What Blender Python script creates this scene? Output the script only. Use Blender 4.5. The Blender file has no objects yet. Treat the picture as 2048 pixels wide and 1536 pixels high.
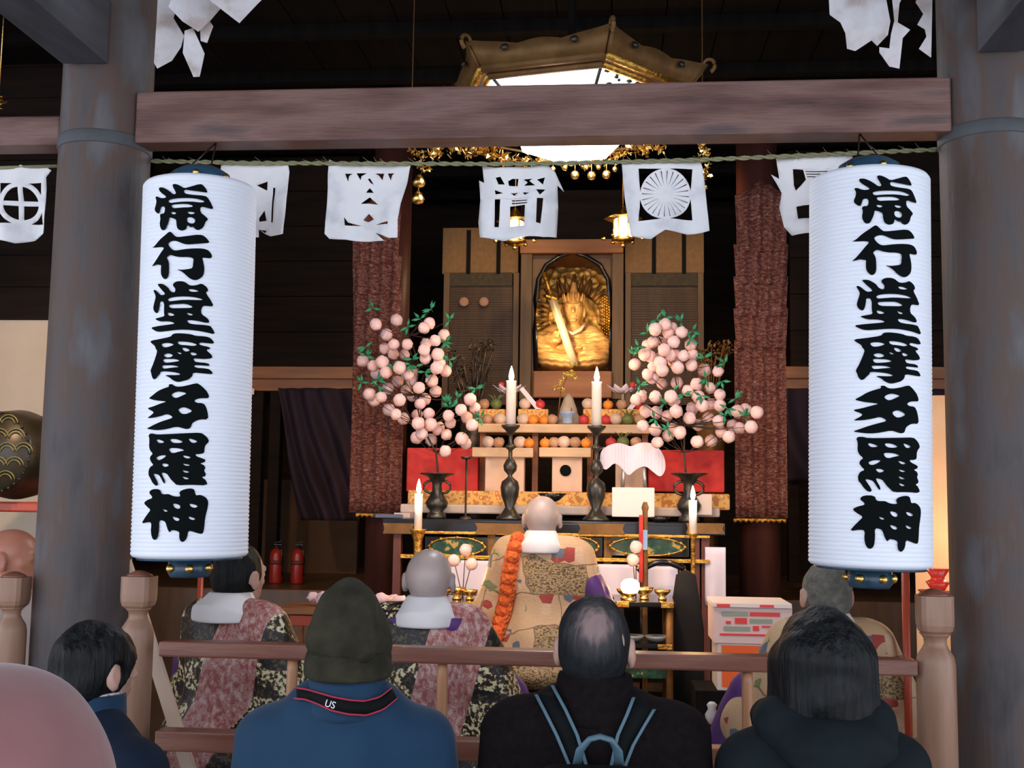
import bpy, bmesh, math, random
import numpy as np
from mathutils import Vector, Matrix, noise
random.seed(7)
PI = math.pi
R_ = math.radians
sc = bpy.context.scene
COL = sc.collection

# ------------------------------------------------------------------ camera, sky, exposure
F = 2260.0
CAMP = Vector((0, 0, 1.85))
CROT = Matrix.Rotation(R_(4.98), 3, 'Z') @ Matrix.Rotation(R_(90 + 5.9), 3, 'X') @ Matrix.Rotation(0.0136, 3, 'Z')
cam_d = bpy.data.cameras.new('camera')
cam_d.sensor_width = 36
cam_d.lens = F / 2048 * 36
cam_d.clip_start = 0.05
cam = bpy.data.objects.new('camera', cam_d)
COL.objects.link(cam)
cam.matrix_world = Matrix.Translation(CAMP) @ CROT.to_4x4()
sc.camera = cam
sc.view_settings.view_transform = 'Standard'
sc.view_settings.look = 'None'
sc.view_settings.gamma = 1
sc.view_settings.exposure = 0.0
sc.view_settings.use_curve_mapping = False

world = bpy.data.worlds.new('overcast_sky')
sc.world = world
world.use_nodes = True
wb = world.node_tree.nodes['Background']
wb.inputs[0].default_value = (0.82, 0.87, 1.0, 1)
wb.inputs[1].default_value = 2.55


def at(px, py, Y):
    """world point on the plane Y that the photograph shows at px, py"""
    d = CROT @ Vector(((px - 1024) / F, -(py - 768) / F, -1))
    return CAMP + d * ((Y - CAMP.y) / d.y)


def lamp(name, kind, loc, power, color, size=0.1, rot=None, spot=None, blend=0.6):
    l = bpy.data.lights.new(name, kind)
    l.energy = power
    l.color = color
    if kind == 'AREA':
        l.size = size
    else:
        l.shadow_soft_size = size
    if spot:
        l.spot_size = spot
        l.spot_blend = blend
    o = bpy.data.objects.new(name, l)
    o.location = loc
    if rot is not None:
        o.rotation_euler = rot
    COL.objects.link(o)
    return o


def aim(o, target):
    o.rotation_euler = (Vector(target) - Vector(o.location)).to_track_quat('-Z', 'Y').to_euler()


WARM = (1.0, 0.66, 0.34)
# unseen warm spotlights added behind the beam, turned on altar and sides
for x, tgt, p in ((-1.3, (-0.5, 6.4, 1.9), 55), (1.0, (0.4, 6.4, 1.9), 55), (-0.2, (-0.15, 5.6, 1.5), 60), (-1.5, (-1.9, 8.2, 2.4), 30), (1.6, (2.0, 8.2, 2.2), 22), (-2.4, (-3.1, 6.5, 1.9), 90), (-0.6, (-0.2, 6.6, 2.3), 25)):
    s = lamp('added_spot_light', 'SPOT', (x, 4.0, 3.35), p * 1.3, (1.0, 0.62, 0.34), 0.05, spot=R_(62))
    aim(s, tgt)

for x in (-.6, .45):  # unseen spots added to warm the shrine and its blinds
    s = lamp('added_shrine_light', 'SPOT', (x, 6.5, 4.3), 60, (1, .6, .26), .05, spot=R_(60))
    aim(s, (x * 1.3 - .1, 8.3, 2.8))

# ------------------------------------------------------------------ materials
def ramp(nt, fac, stops, const=False):
    r = nt.nodes.new('ShaderNodeValToRGB')
    if const:
        r.color_ramp.interpolation = 'CONSTANT'
    e = r.color_ramp.elements
    while len(e) < len(stops):
        e.new(0.5)
    for k, (p, c) in enumerate(stops):
        e[k].position = p
        e[k].color = (*c[:3], 1)
    nt.links.new(fac, r.inputs[0])
    return r.outputs[0]


def M(name, col, rough=0.6, metal=0.0, col2=None, scale=8.0, stretch=(1, 1, 1), bump=0.0, bscale=None,
      emit=0.0, ecol=None, stops=None, const=False, tex='noise', sheen=0.0, sub=0.0, spec=0.5, bstretch=None, detail=5.0):
    m = bpy.data.materials.new(name)
    m.use_nodes = True
    nt = m.node_tree
    b = nt.nodes['Principled BSDF']
    b.inputs['Base Color'].default_value = (*col, 1)
    b.inputs['Roughness'].default_value = rough
    b.inputs['Metallic'].default_value = metal
    b.inputs['Specular IOR Level'].default_value = spec
    b.inputs['Sheen Weight'].default_value = sheen
    if sub:
        b.inputs['Subsurface Weight'].default_value = sub
        b.inputs['Subsurface Scale'].default_value = 0.01
    if col2 or stops or bump:
        tc = nt.nodes.new('ShaderNodeTexCoord')

        def texture(kind, sca, st):
            mp = nt.nodes.new('ShaderNodeMapping')
            mp.inputs['Scale'].default_value = st
            nt.links.new(tc.outputs['Object'], mp.inputs[0])
            if kind == 'voronoi':
                t = nt.nodes.new('ShaderNodeTexVoronoi')
                o = t.outputs['Distance']
            elif kind == 'cells':
                t = nt.nodes.new('ShaderNodeTexVoronoi')
                sp = nt.nodes.new('ShaderNodeSeparateColor')
                nt.links.new(t.outputs['Color'], sp.inputs[0])
                o = sp.outputs[0]
            elif kind == 'wave':
                t = nt.nodes.new('ShaderNodeTexWave')
                t.inputs['Distortion'].default_value = 3
                o = t.outputs['Fac']
            else:
                t = nt.nodes.new('ShaderNodeTexNoise')
                t.inputs['Detail'].default_value = detail
                o = t.outputs['Fac']
            t.inputs['Scale'].default_value = sca
            nt.links.new(mp.outputs[0], t.inputs['Vector'])
            return o
        if col2 or stops:
            o = texture(tex, scale, stretch)
            c = ramp(nt, o, stops or [(0.35, col), (0.65, col2)], const)
            nt.links.new(c, b.inputs['Base Color'])
        if bump:
            bo = texture(tex if tex != 'cells' else 'voronoi', bscale or scale, bstretch or stretch)
            bn = nt.nodes.new('ShaderNodeBump')
            bn.inputs['Strength'].default_value = bump
            bn.inputs['Distance'].default_value = 0.01
            nt.links.new(bo, bn.inputs['Height'])
            nt.links.new(bn.outputs[0], b.inputs['Normal'])
    if emit:
        b.inputs['Emission Color'].default_value = (*(ecol or col), 1)
        b.inputs['Emission Strength'].default_value = emit
    m['b'] = 1
    return m


W_PILLAR = M('weathered_pillar_wood', (.07, .066, .074), .6, spec=.35, stops=[(.3, (.042, .036, .038)), (.44, (.085, .072, .07)), (.55, (.105, .066, .052)), (.6, (.1, .088, .088)), (.72, (.15, .14, .145))], scale=3.2, stretch=(2, 2, .7), bump=.25, bscale=30, bstretch=(2, 2, .25))
W_BEAM = M('planed_beam_wood', (.2, .12, .1), .55, stops=[(.3, (.07, .028, .021)), (.45, (.145, .068, .052)), (.58, (.21, .115, .092)), (.72, (.10, .062, .060))], scale=2.6, stretch=(1, 1, 5.5), bump=.2, bscale=18, bstretch=(.6, 1, 8))
W_BRACKET = M('grey_bracket_wood', (.06, .058, .064), .8, spec=.2, col2=(.105, .105, .118), scale=3, stretch=(3, .6, 3), bump=.15, bscale=20)
W_RAIL = M('rail_wood', (.17, .058, .036), .33, col2=(.25, .10, .065), scale=5, stretch=(.6, 3, 6), bump=.08, bscale=20)
W_POST = M('newel_wood', (.27, .145, .09), .4, col2=(.36, .205, .135), scale=4, stretch=(5, 5, .6), bump=.05)
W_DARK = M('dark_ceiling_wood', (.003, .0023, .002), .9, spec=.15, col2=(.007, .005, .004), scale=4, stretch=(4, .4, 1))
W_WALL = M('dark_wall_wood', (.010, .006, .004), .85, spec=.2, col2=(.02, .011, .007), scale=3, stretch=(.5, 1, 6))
W_ORANGE = M('amber_lintel_wood', (.26, .09, .03), .5, col2=(.36, .14, .045), scale=4, stretch=(.5, 1, 5))
W_LIGHT = M('pale_cypress_wood', (.62, .42, .24), .5, col2=(.72, .5, .3), scale=6, stretch=(.5, 1, 6))
W_FLOOR = M('worn_floor_boards', (.07, .038, .018), .4, col2=(.11, .06, .03), scale=3, stretch=(6, .5, 1), bump=.1)
W_DOOR = M('shrine_frame_wood', (.10, .055, .022), .55, col2=(.15, .085, .035), scale=5, stretch=(5, 1, .6))
BALW = M('tan_baluster_wood', (.42, .19, .09), .4, col2=(.52, .26, .13), scale=5, stretch=(5, 5, .6))
PLASTER = M('lime_plaster', (.66, .55, .42), .9, col2=(.74, .63, .5), scale=2.5, bump=.08, bscale=12)
STONE = M('grey_paving_stone', (.22, .22, .22), .9, col2=(.3, .3, .3), scale=5, bump=.2)
PAPER = M('white_washi_paper', (.86, .86, .87), .85, stops=[(.3, (.68, .68, .71)), (.46, (.84, .84, .85)), (.6, (.88, .87, .87))], scale=11, bump=.35, bscale=22)  # grey mottling paints crease shading into the white
OLDP = M('aged_white_paper', (.74, .72, .74), .85, stops=[(.35, (.5, .42, .38)), (.47, (.72, .68, .68)), (.62, (.8, .79, .82))], scale=9, bump=.4, bscale=18)  # tan is age; the mottling also paints fold shading into the colour
LPAPER = M('lantern_paper', (.86, .9, .97), .7, sub=.0)
INK = M('black_ink', (.003, .005, .0055), .9, spec=.1)
BLACKL = M('black_lacquer', (.01, .01, .012), .18)
CAPM = M('lantern_cap_lacquer', (.02, .045, .075), .25, col2=(.03, .09, .15), scale=12)
GOLD = M('gilt_metal', (.83, .55, .17), .28, 1.0, bump=.3, bscale=60)
GOLDD = M('dull_gilding', (.16, .08, .022), .6, .3, col2=(.25, .13, .04), scale=14, bump=.3, bscale=30)
GOLDF = M('gold_leaf_carving', (.8, .48, .1), .35, .85, col2=(.5, .24, .04), scale=30, bump=.8, bscale=45)
BRONZE = M('dark_bronze', (.045, .045, .042), .35, .7, col2=(.09, .085, .07), scale=9)
REDC = M('red_felt_cloth', (.62, .035, .035), .85, col2=(.7, .06, .05), scale=20)
REDL = M('vermilion_lacquer', (.5, .07, .03), .35)
WAX = M('white_candle_wax', (.9, .84, .78), .45, sub=.4)
FLAME = M('candle_flame', (1, .8, .45), .5, emit=26, ecol=(1, .72, .35))
PINKB = M('pink_paper_blossom', (.84, .56, .55), .8, col2=(.9, .67, .66), scale=25, bump=.4, bscale=60)
LEAF = M('green_paper_leaf', (.02, .22, .1), .5, col2=(.03, .3, .15), scale=20)
TWIG = M('brown_twig', (.05, .03, .02), .7)
SKIN = M('skin', (.52, .3, .23), .5, col2=(.57, .35, .27), scale=12, sub=.15)
SKINR = M('ruddy_skin', (.5, .19, .12), .42, col2=(.55, .24, .15), scale=12, sub=.1)
SHAVEN = M('shaven_head_skin', (.48, .37, .34), .38, stops=[(.35, (.36, .3, .29)), (.6, (.52, .41, .37))], scale=6)
HAIRB = M('black_hair', (.002, .0025, .003), .5, spec=.22, col2=(.006, .0075, .008), scale=60, stretch=(1, 1, .12), bump=.9, bscale=90, bstretch=(1, 1, .1))
HAIRG = M('short_grey_hair', (.1, .1, .085), .7, col2=(.2, .19, .16), scale=40, bump=.6, bscale=120)
NAVY = M('blue_jacket_cloth', (.008, .034, .075), .8, spec=.25, col2=(.011, .046, .095), scale=5, bump=.25, bscale=7, sheen=.1)
NAVY2 = M('navy_jacket_cloth', (.003, .009, .022), .85, spec=.25, col2=(.005, .014, .034), scale=5, bump=.3, bscale=8)
BROWNK = M('dark_knit_sweater', (.006, .004, .0045), .98, spec=.15, col2=(.010, .007, .0075), scale=60, bump=.5, bscale=110)
COATT = M('charcoal_teal_coat', (.005, .009, .011), .9, spec=.2, col2=(.009, .015, .018), scale=6, bump=.3, bscale=9)
MAUVE = M('mauve_fleece', (.22, .095, .095), .9, col2=(.27, .12, .12), scale=5, bump=.2, bscale=18, sheen=.3)
OLIVE = M('olive_felt_hat', (.024, .022, .013), .95, spec=.2, col2=(.042, .039, .024), scale=18, bump=.6, bscale=60)
WHITEC = M('white_collar_cloth', (.88, .85, .84), .8, bump=.15, bscale=10)
PURPLE = M('purple_silk', (.07, .02, .14), .6, col2=(.11, .03, .2), scale=6, bump=.2, bscale=8)
AUBERG = M('aubergine_curtain_cloth', (.016, .007, .016), .8, col2=(.028, .011, .026), scale=3, stretch=(3, 3, .5))
STRAW = M('straw_rope', (.3, .3, .16), .9, bump=.8, bscale=80)
STEELB = M('grey_blue_webbing', (.09, .17, .22), .7)
BLKWEB = M('black_webbing', (.002, .0035, .004), .8, spec=.2)
REDTRIM = M('red_piping', (.4, .02, .05), .6)
WHITEP = M('white_print', (.8, .8, .82), .6)
ORANGE = M('orange_braid', (.8, .12, .02), .75, col2=(.9, .18, .03), scale=40, tex='voronoi', bump=1, bscale=50)
GLOWW = M('lit_milky_glass', (1, 1, 1), .5, emit=7, ecol=(.88, .9, 1))
GLOWY = M('lit_lantern_window', (1, .85, .55), .5, emit=9, ecol=(1, .72, .35))
PILB = M('red_brown_brocade', (.3, .08, .05), .8, stops=[(.0, (.13, .018, .012)), (.40, (.08, .014, .009)), (.49, (.21, .095, .065)), (.56, (.12, .017, .010)), (.63, (.30, .18, .13))], const=True, scale=40, stretch=(.8, 1, 2.2), bump=.3)
GOLDCL = M('gold_brocade_cloth', (.6, .33, .08), .6, stops=[(.0, (.5, .2, .04)), (.42, (.75, .45, .12)), (.55, (.6, .2, .05)), (.62, (.8, .55, .2))], const=True, scale=22, bump=.4)
GREENP = M('green_gilt_panel', (.02, .09, .05), .4, stops=[(.0, (.012, .05, .03)), (.52, (.02, .1, .05)), (.6, (.5, .3, .06))], const=True, scale=16, bump=.5)
CELLW = M('lavender_white_paper', (.78, .72, .84), .8)
BLUEP = M('blue_glazed_porcelain', (.2, .34, .6), .25, col2=(.45, .58, .75), scale=14)
TEAR = M('grey_rice_cone', (.4, .33, .26), .8, col2=(.5, .42, .33), scale=20)


def nodes_of(m):
    m.use_nodes = True
    nt = m.node_tree
    tc = nt.nodes.new('ShaderNodeTexCoord')

    def tex(kind, scale, out=None, st=(1, 1, 1), rot=(0, 0, 0)):
        mp = nt.nodes.new('ShaderNodeMapping')
        mp.inputs['Scale'].default_value = st
        mp.inputs['Rotation'].default_value = rot
        nt.links.new(tc.outputs['Object'], mp.inputs[0])
        t = nt.nodes.new(kind)
        t.inputs['Scale'].default_value = scale
        nt.links.new(mp.outputs[0], t.inputs['Vector'])
        if kind == 'ShaderNodeTexNoise':
            t.inputs['Detail'].default_value = 5
            return t.outputs['Fac']
        if out == 'edge':
            t.feature = 'DISTANCE_TO_EDGE'
            return t.outputs['Distance']
        sp = nt.nodes.new('ShaderNodeSeparateColor')
        nt.links.new(t.outputs['Color'], sp.inputs[0])
        return sp.outputs[0]

    def mix(f, x, y):
        mx = nt.nodes.new('ShaderNodeMix')
        mx.data_type = 'RGBA'
        nt.links.new(f, mx.inputs['Factor'])
        nt.links.new(x, mx.inputs[6])
        nt.links.new(y, mx.inputs[7])
        return mx.outputs[2]

    def bump(h, k=.4):
        bp = nt.nodes.new('ShaderNodeBump')
        bp.inputs['Strength'].default_value = k
        bp.inputs['Distance'].default_value = .005
        nt.links.new(h, bp.inputs['Height'])
        nt.links.new(bp.outputs[0], nt.nodes['Principled BSDF'].inputs['Normal'])
    return nt, tc, tex, mix, bump


def robe_mat(name):
    """patchwork kesa: glittering black and gold at the sides, pink figured silk in the middle"""
    m = bpy.data.materials.new(name)
    nt, tc, tex, mix, bump = nodes_of(m)
    b = nt.nodes['Principled BSDF']
    b.inputs['Roughness'].default_value = .45
    sx = nt.nodes.new('ShaderNodeSeparateXYZ')
    nt.links.new(tc.outputs['Object'], sx.inputs[0])
    mm = nt.nodes.new('ShaderNodeMath')
    mm.operation = 'MULTIPLY_ADD'
    nt.links.new(sx.outputs['Z'], mm.inputs[0])
    mm.inputs[1].default_value = -0.25
    nt.links.new(sx.outputs['X'], mm.inputs[2])
    mr = nt.nodes.new('ShaderNodeMapRange')
    mr.inputs['From Min'].default_value = -.45
    mr.inputs['From Max'].default_value = .35
    nt.links.new(mm.outputs[0], mr.inputs['Value'])
    band = ramp(nt, mr.outputs[0], [(0, (0, 0, 0)), (.41, (1, 1, 1)), (.66, (0, 0, 0)), (.86, (1, 1, 1))], True)
    fine = tex('ShaderNodeTexNoise', 75)
    glit = ramp(nt, fine, [(0, (.012, .01, .01)), (.47, (.22, .14, .04)), (.53, (.8, .74, .46))], True)  # pale stops paint the gold thread's glints into the colour
    dull = ramp(nt, fine, [(0, (.009, .007, .009)), (.56, (.11, .07, .025))], True)
    blk = ramp(nt, tex('ShaderNodeTexVoronoi', 15, None, (1, 1, 1.3)), [(0, (0, 0, 0)), (.58, (1, 1, 1))], True)
    dark = mix(blk, dull, glit)
    n2 = tex('ShaderNodeTexNoise', 58, None, (1, 1, .7))
    pink = ramp(nt, n2, [(0, (.38, .10, .09)), (.45, (.50, .26, .23)), (.53, (.42, .14, .12)), (.57, (.62, .40, .36))], True)
    seam = ramp(nt, tex('ShaderNodeTexVoronoi', 7, 'edge'), [(0, (.1, .1, .1)), (.03, (1, 1, 1))], True)
    c = mix(band, dark, pink)
    nt.links.new(c, b.inputs['Base Color'])
    bump(fine, .5)
    return m


def brocade_mat(name):
    """peach silk in large patches with dark seams, some patches covered in fine gold brocade"""
    m = bpy.data.materials.new(name)
    nt, tc, tex, mix, bump = nodes_of(m)
    b = nt.nodes['Principled BSDF']
    b.inputs['Roughness'].default_value = .55
    fine = tex('ShaderNodeTexNoise', 85, None, (1, 1, 1.8))
    gold = ramp(nt, fine, [(0, (.11, .07, .035)), (.47, (.42, .27, .09)), (.53, (.52, .36, .2)), (.6, (.20, .15, .07))], True)
    mp = nt.nodes.new('ShaderNodeMapping')
    mp.inputs['Rotation'].default_value = (PI / 2, .5, 0)
    nt.links.new(tc.outputs['Object'], mp.inputs[0])
    br = nt.nodes.new('ShaderNodeTexBrick')
    for k_, v_ in (('Scale', 1), ('Mortar Size', .003), ('Brick Width', .27), ('Row Height', .155), ('Mortar Smooth', 0), ('Bias', 0)):
        br.inputs[k_].default_value = v_
    br.inputs['Color1'].default_value = (0, 0, 0, 1)
    br.inputs['Color2'].default_value = (1, 1, 1, 1)
    wv = nt.nodes.new('ShaderNodeTexNoise')
    wv.inputs['Scale'].default_value = 4
    nt.links.new(tc.outputs['Object'], wv.inputs['Vector'])
    va = nt.nodes.new('ShaderNodeVectorMath')
    va.operation = 'MULTIPLY_ADD'
    va.inputs[1].default_value = (.2, .2, .2)
    nt.links.new(wv.outputs['Color'], va.inputs[0])
    nt.links.new(mp.outputs[0], va.inputs[2])
    nt.links.new(va.outputs[0], br.inputs['Vector'])
    sc_n = nt.nodes.new('ShaderNodeSeparateColor')
    nt.links.new(br.outputs['Color'], sc_n.inputs[0])
    cell = sc_n.outputs[0]
    plain = ramp(nt, tex('ShaderNodeTexVoronoi', 21), [(0, (.62, .40, .22)), (.78, (.66, .45, .28)), (.86, (.12, .15, .2)), (.91, (.38, .05, .035)), (.95, (.2, .26, .1))], True)
    pick = ramp(nt, cell, [(0, (0, 0, 0)), (.6, (1, 1, 1))], True)
    c = mix(pick, gold, plain)
    edge = br.outputs['Fac']
    dk = ramp(nt, fine, [(0, (.2, .12, .06)), (1, (.3, .19, .1))])
    c = mix(edge, c, dk)
    nt.links.new(c, b.inputs['Base Color'])
    bump(fine, .5)
    return m


BROC = brocade_mat('patched_gold_brocade')
KESA = robe_mat('patchwork_kesa_silk')


def crown_hair_mat():
    m = bpy.data.materials.new('thinning_dark_hair')
    m.use_nodes = True
    nt = m.node_tree
    b = nt.nodes['Principled BSDF']
    b.inputs['Roughness'].default_value = .7
    b.inputs['Specular IOR Level'].default_value = .2
    tc = nt.nodes.new('ShaderNodeTexCoord')
    v = nt.nodes.new('ShaderNodeVectorMath')
    v.operation = 'DISTANCE'
    v.inputs[1].default_value = (0.005, -.105, 1.565)
    nt.links.new(tc.outputs['Object'], v.inputs[0])
    n = nt.nodes.new('ShaderNodeTexNoise')
    n.inputs['Scale'].default_value = 70
    n.inputs['Detail'].default_value = 5
    mp = nt.nodes.new('ShaderNodeMapping')
    mp.inputs['Scale'].default_value = (1, 1, .2)
    nt.links.new(tc.outputs['Object'], mp.inputs[0])
    nt.links.new(mp.outputs[0], n.inputs['Vector'])
    a = nt.nodes.new('ShaderNodeMath')
    a.operation = 'MULTIPLY_ADD'
    a.inputs[1].default_value = .07
    nt.links.new(n.outputs['Fac'], a.inputs[0])
    nt.links.new(v.outputs['Value'], a.inputs[2])
    c = ramp(nt, a.outputs[0], [(.060, (.26, .18, .17)), (.088, (.055, .052, .055)), (.13, (.010, .012, .014))])
    nt.links.new(c, b.inputs['Base Color'])
    bp = nt.nodes.new('ShaderNodeBump')
    bp.inputs['Strength'].default_value = .8
    bp.inputs['Distance'].default_value = .01
    nt.links.new(n.outputs['Fac'], bp.inputs['Height'])
    nt.links.new(bp.outputs[0], b.inputs['Normal'])
    return m


HAIRT = crown_hair_mat()


# ------------------------------------------------------------------ mesh building
class MB:
    def __init__(s):
        s.v, s.f, s.sm = [], [], []

    def add(s, vs, fs, smooth=False):
        o = len(s.v)
        s.v += [tuple(p) for p in vs]
        s.f += [tuple(i + o for i in f) for f in fs]
        s.sm += [smooth] * len(fs)
        return s

    def box(s, c, d, rot=None, bev=0.0):
        x, y, z = d[0] / 2, d[1] / 2, d[2] / 2
        bev = min(bev, x * .9, y * .9, z * .9)
        bm = bmesh.new()
        bmesh.ops.create_cube(bm, size=1)
        for v in bm.verts:
            v.co = Vector((v.co.x * d[0], v.co.y * d[1], v.co.z * d[2]))
        if bev > 0:
            bmesh.ops.bevel(bm, geom=bm.edges[:], offset=bev, segments=2, profile=.5, affect='EDGES')
        Mx = Matrix.Translation(Vector(c)) @ (rot.to_4x4() if rot else Matrix.Identity(4))
        bm.verts.index_update()
        s.add([Mx @ v.co for v in bm.verts], [[v.index for v in f.verts] for f in bm.faces])
        bm.free()
        return s

    def lathe(s, c, prof, n=24, sx=1, sy=1, axis=None):
        vs, fs = [], []
        for r, z in prof:
            for k in range(n):
                a = 2 * PI * k / n
                vs.append(Vector((r * math.cos(a) * sx, r * math.sin(a) * sy, z)))
        m = len(prof)
        for i in range(m - 1):
            for k in range(n):
                k2 = (k + 1) % n
                fs.append((i * n + k, i * n + k2, (i + 1) * n + k2, (i + 1) * n + k))
        fs.append(tuple(range(n))[::-1])
        fs.append(tuple(range((m - 1) * n, m * n)))
        if axis is not None:
            q = Vector(axis).to_track_quat('Z', 'Y')
            vs = [q @ v for v in vs]
        c = Vector(c)
        s.add([v + c for v in vs], fs, True)
        return s

    def tube(s, pts, r, n=8, r2=None, flat=1.0):
        pts = [Vector(p) for p in pts]
        vs, fs = [], []
        m = len(pts)
        up = Vector((0, 0, 1))
        for i, p in enumerate(pts):
            t = (pts[min(i + 1, m - 1)] - pts[max(i - 1, 0)]).normalized()
            a = t.cross(up)
            if a.length < 1e-3:
                a = t.cross(Vector((0, 1, 0)))
            a.normalize()
            b = a.cross(t)
            rr = r + ((r2 if r2 is not None else r) - r) * i / max(1, m - 1)
            for k in range(n):
                w = 2 * PI * k / n
                vs.append(p + a * math.cos(w) * rr + b * math.sin(w) * rr * flat)
        for i in range(m - 1):
            for k in range(n):
                k2 = (k + 1) % n
                fs.append((i * n + k, i * n + k2, (i + 1) * n + k2, (i + 1) * n + k))
        fs.append(tuple(range(n))[::-1])
        fs.append(tuple(range((m - 1) * n, m * n)))
        return s.add(vs, fs, True)

    def ball(s, c, r, n=12, m=8, rz=None, bumpy=0.0):
        prof = []
        rz = rz or r
        for i in range(m + 1):
            a = -PI / 2 + PI * i / m
            prof.append((max(1e-4, r * math.cos(a)), rz * math.sin(a)))
        o = len(s.v)
        s.lathe(c, prof, n)
        if bumpy:
            c = Vector(c)
            for i in range(o, len(s.v)):
                d = Vector(s.v[i]) - c
                s.v[i] = tuple(c + d * (1 + bumpy * noise.noise(Vector(s.v[i]) * 60)))
        return s

    def ribbon(s, left, right, th=0.002, nrm=(0, -1, 0)):
        """thin solid strip between two polylines"""
        n = Vector(nrm) * th
        L = [Vector(p) for p in left]
        Rr = [Vector(p) for p in right]
        m = len(L)
        vs = L + Rr + [p + n for p in L] + [p + n for p in Rr]
        fs = []
        for i in range(m - 1):
            fs += [(i, i + 1, m + i + 1, m + i), (2 * m + i, 3 * m + i, 3 * m + i + 1, 2 * m + i + 1),
                   (i, 2 * m + i, 2 * m + i + 1, i + 1), (m + i, m + i + 1, 3 * m + i + 1, 3 * m + i)]
        fs += [(0, m, 3 * m, 2 * m), (m - 1, 3 * m - 1, 4 * m - 1, 2 * m - 1)]
        return s.add(vs, fs, True)

    def prism(s, poly, y0, y1):
        """polygon in the XZ plane extruded in Y"""
        n = len(poly)
        vs = [(p[0], y0, p[1]) for p in poly] + [(p[0], y1, p[1]) for p in poly]
        fs = [tuple(range(n)), tuple(range(2 * n - 1, n - 1, -1))]
        for i in range(n):
            j = (i + 1) % n
            fs.append((i, n + i, n + j, j))
        return s.add(vs, fs)

    def mat(s, Mx):
        s.v = [tuple(Mx @ Vector(p)) for p in s.v]
        return s

    def mesh(s, name, mt, off=Vector((0, 0, 0))):
        me = bpy.data.meshes.new(name)
        o = Vector(off)
        me.from_pydata([tuple(Vector(p) - o) for p in s.v], [], s.f)
        me.polygons.foreach_set('use_smooth', s.sm)
        me.materials.append(mt)
        me.update()
        return me


def nice(o):
    bm = bmesh.new()
    bm.from_mesh(o)
    bmesh.ops.recalc_face_normals(bm, faces=bm.faces[:])
    bm.to_mesh(o)
    bm.free()


def thing(name, label, cat, loc=(0, 0, 0), rotz=0.0, group=None):
    o = bpy.data.objects.new(name, None)
    o.empty_display_size = .05
    o.location = loc
    o.rotation_euler = (0, 0, rotz)
    o['label'] = label
    o['category'] = cat
    if group:
        o['group'] = group
    COL.objects.link(o)
    return o


def top(o):
    while o.parent:
        o = o.parent
    return o


def part(name, mb, mt, parent, world=False, label=None, kind=None, fix=True):
    off = Vector(top(parent).location) if world else Vector((0, 0, 0))
    me = mb.mesh(name, mt, off) if isinstance(mb, MB) else mb
    if not isinstance(mb, MB):
        me.materials.clear()
        me.materials.append(mt)
    elif fix:
        nice(me)
    o = bpy.data.objects.new(name, me)
    o.parent = parent
    if label:
        o['label'] = label
    if kind:
        o['kind'] = kind
    COL.objects.link(o)
    return o


def solo(name, mb, mt, label, cat, group=None, kind=None):
    xs = [p[0] for p in mb.v]
    ys = [p[1] for p in mb.v]
    zs = [p[2] for p in mb.v]
    c = Vector(((min(xs) + max(xs)) / 2, (min(ys) + max(ys)) / 2, min(zs)))
    me = mb.mesh(name, mt, c)
    nice(me)
    o = bpy.data.objects.new(name, me)
    o.location = c
    if label:
        o['label'] = label
    if cat:
        o['category'] = cat
    if group:
        o['group'] = group
    if kind:
        o['kind'] = kind
    COL.objects.link(o)
    return o


def struct(name, mb, mt, label=None):
    o = solo(name, mb, mt, label, None, kind='structure')
    return o


def dup(root, loc, rotz=None, label=None):
    r = root.copy()
    COL.objects.link(r)
    r.location = loc
    if rotz is not None:
        r.rotation_euler = (0, 0, rotz)
    if label:
        r['label'] = label
    for ch in list(root.children):
        c = ch.copy()
        COL.objects.link(c)
        c.parent = r
        for g in ch.children:
            d = g.copy()
            COL.objects.link(d)
            d.parent = c
    return r


def prect(x0, y0, x1, y1, Y, dep, bev=0.004, mb=None):
    """box whose front face at depth Y covers the pixel rectangle"""
    a = at((x0 + x1) / 2, y0, Y)
    b = at((x0 + x1) / 2, y1, Y)
    l = at(x0, (y0 + y1) / 2, Y)
    r = at(x1, (y0 + y1) / 2, Y)
    mb = mb or MB()
    return mb.box(((l.x + r.x) / 2, Y + dep / 2, (a.z + b.z) / 2), (r.x - l.x, dep, a.z - b.z), bev=bev)


def chaikin(p, n=1):
    for _ in range(n):
        q = []
        for i in range(len(p)):
            a, b = p[i], p[(i + 1) % len(p)]
            q += [(a[0] * .75 + b[0] * .25, a[1] * .75 + b[1] * .25), (a[0] * .25 + b[0] * .75, a[1] * .25 + b[1] * .75)]
        p = q
    return p


def fill2d(polys):
    """even-odd filled outline -> verts (x, y) and faces"""
    cu = bpy.data.curves.new('tmp', 'CURVE')
    cu.dimensions = '2D'
    cu.fill_mode = 'BOTH'
    for p in polys:
        sp = cu.splines.new('POLY')
        sp.points.add(len(p) - 1)
        for i, q in enumerate(p):
            sp.points[i].co = (q[0], q[1], 0, 1)
        sp.use_cyclic_u = True
    ob = bpy.data.objects.new('tmp', cu)
    COL.objects.link(ob)
    dg = bpy.context.evaluated_depsgraph_get()
    me = bpy.data.meshes.new_from_object(ob.evaluated_get(dg))
    bpy.data.objects.remove(ob)
    bpy.data.curves.remove(cu)
    return me


def cut_grid(bm, axis, lo, hi, step):
    x = lo + step
    while x < hi:
        co = [0, 0, 0]
        co[axis] = x
        no = [0, 0, 0]
        no[axis] = 1
        bmesh.ops.bisect_plane(bm, geom=bm.verts[:] + bm.edges[:] + bm.faces[:], plane_co=co, plane_no=no)
        x += step


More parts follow.
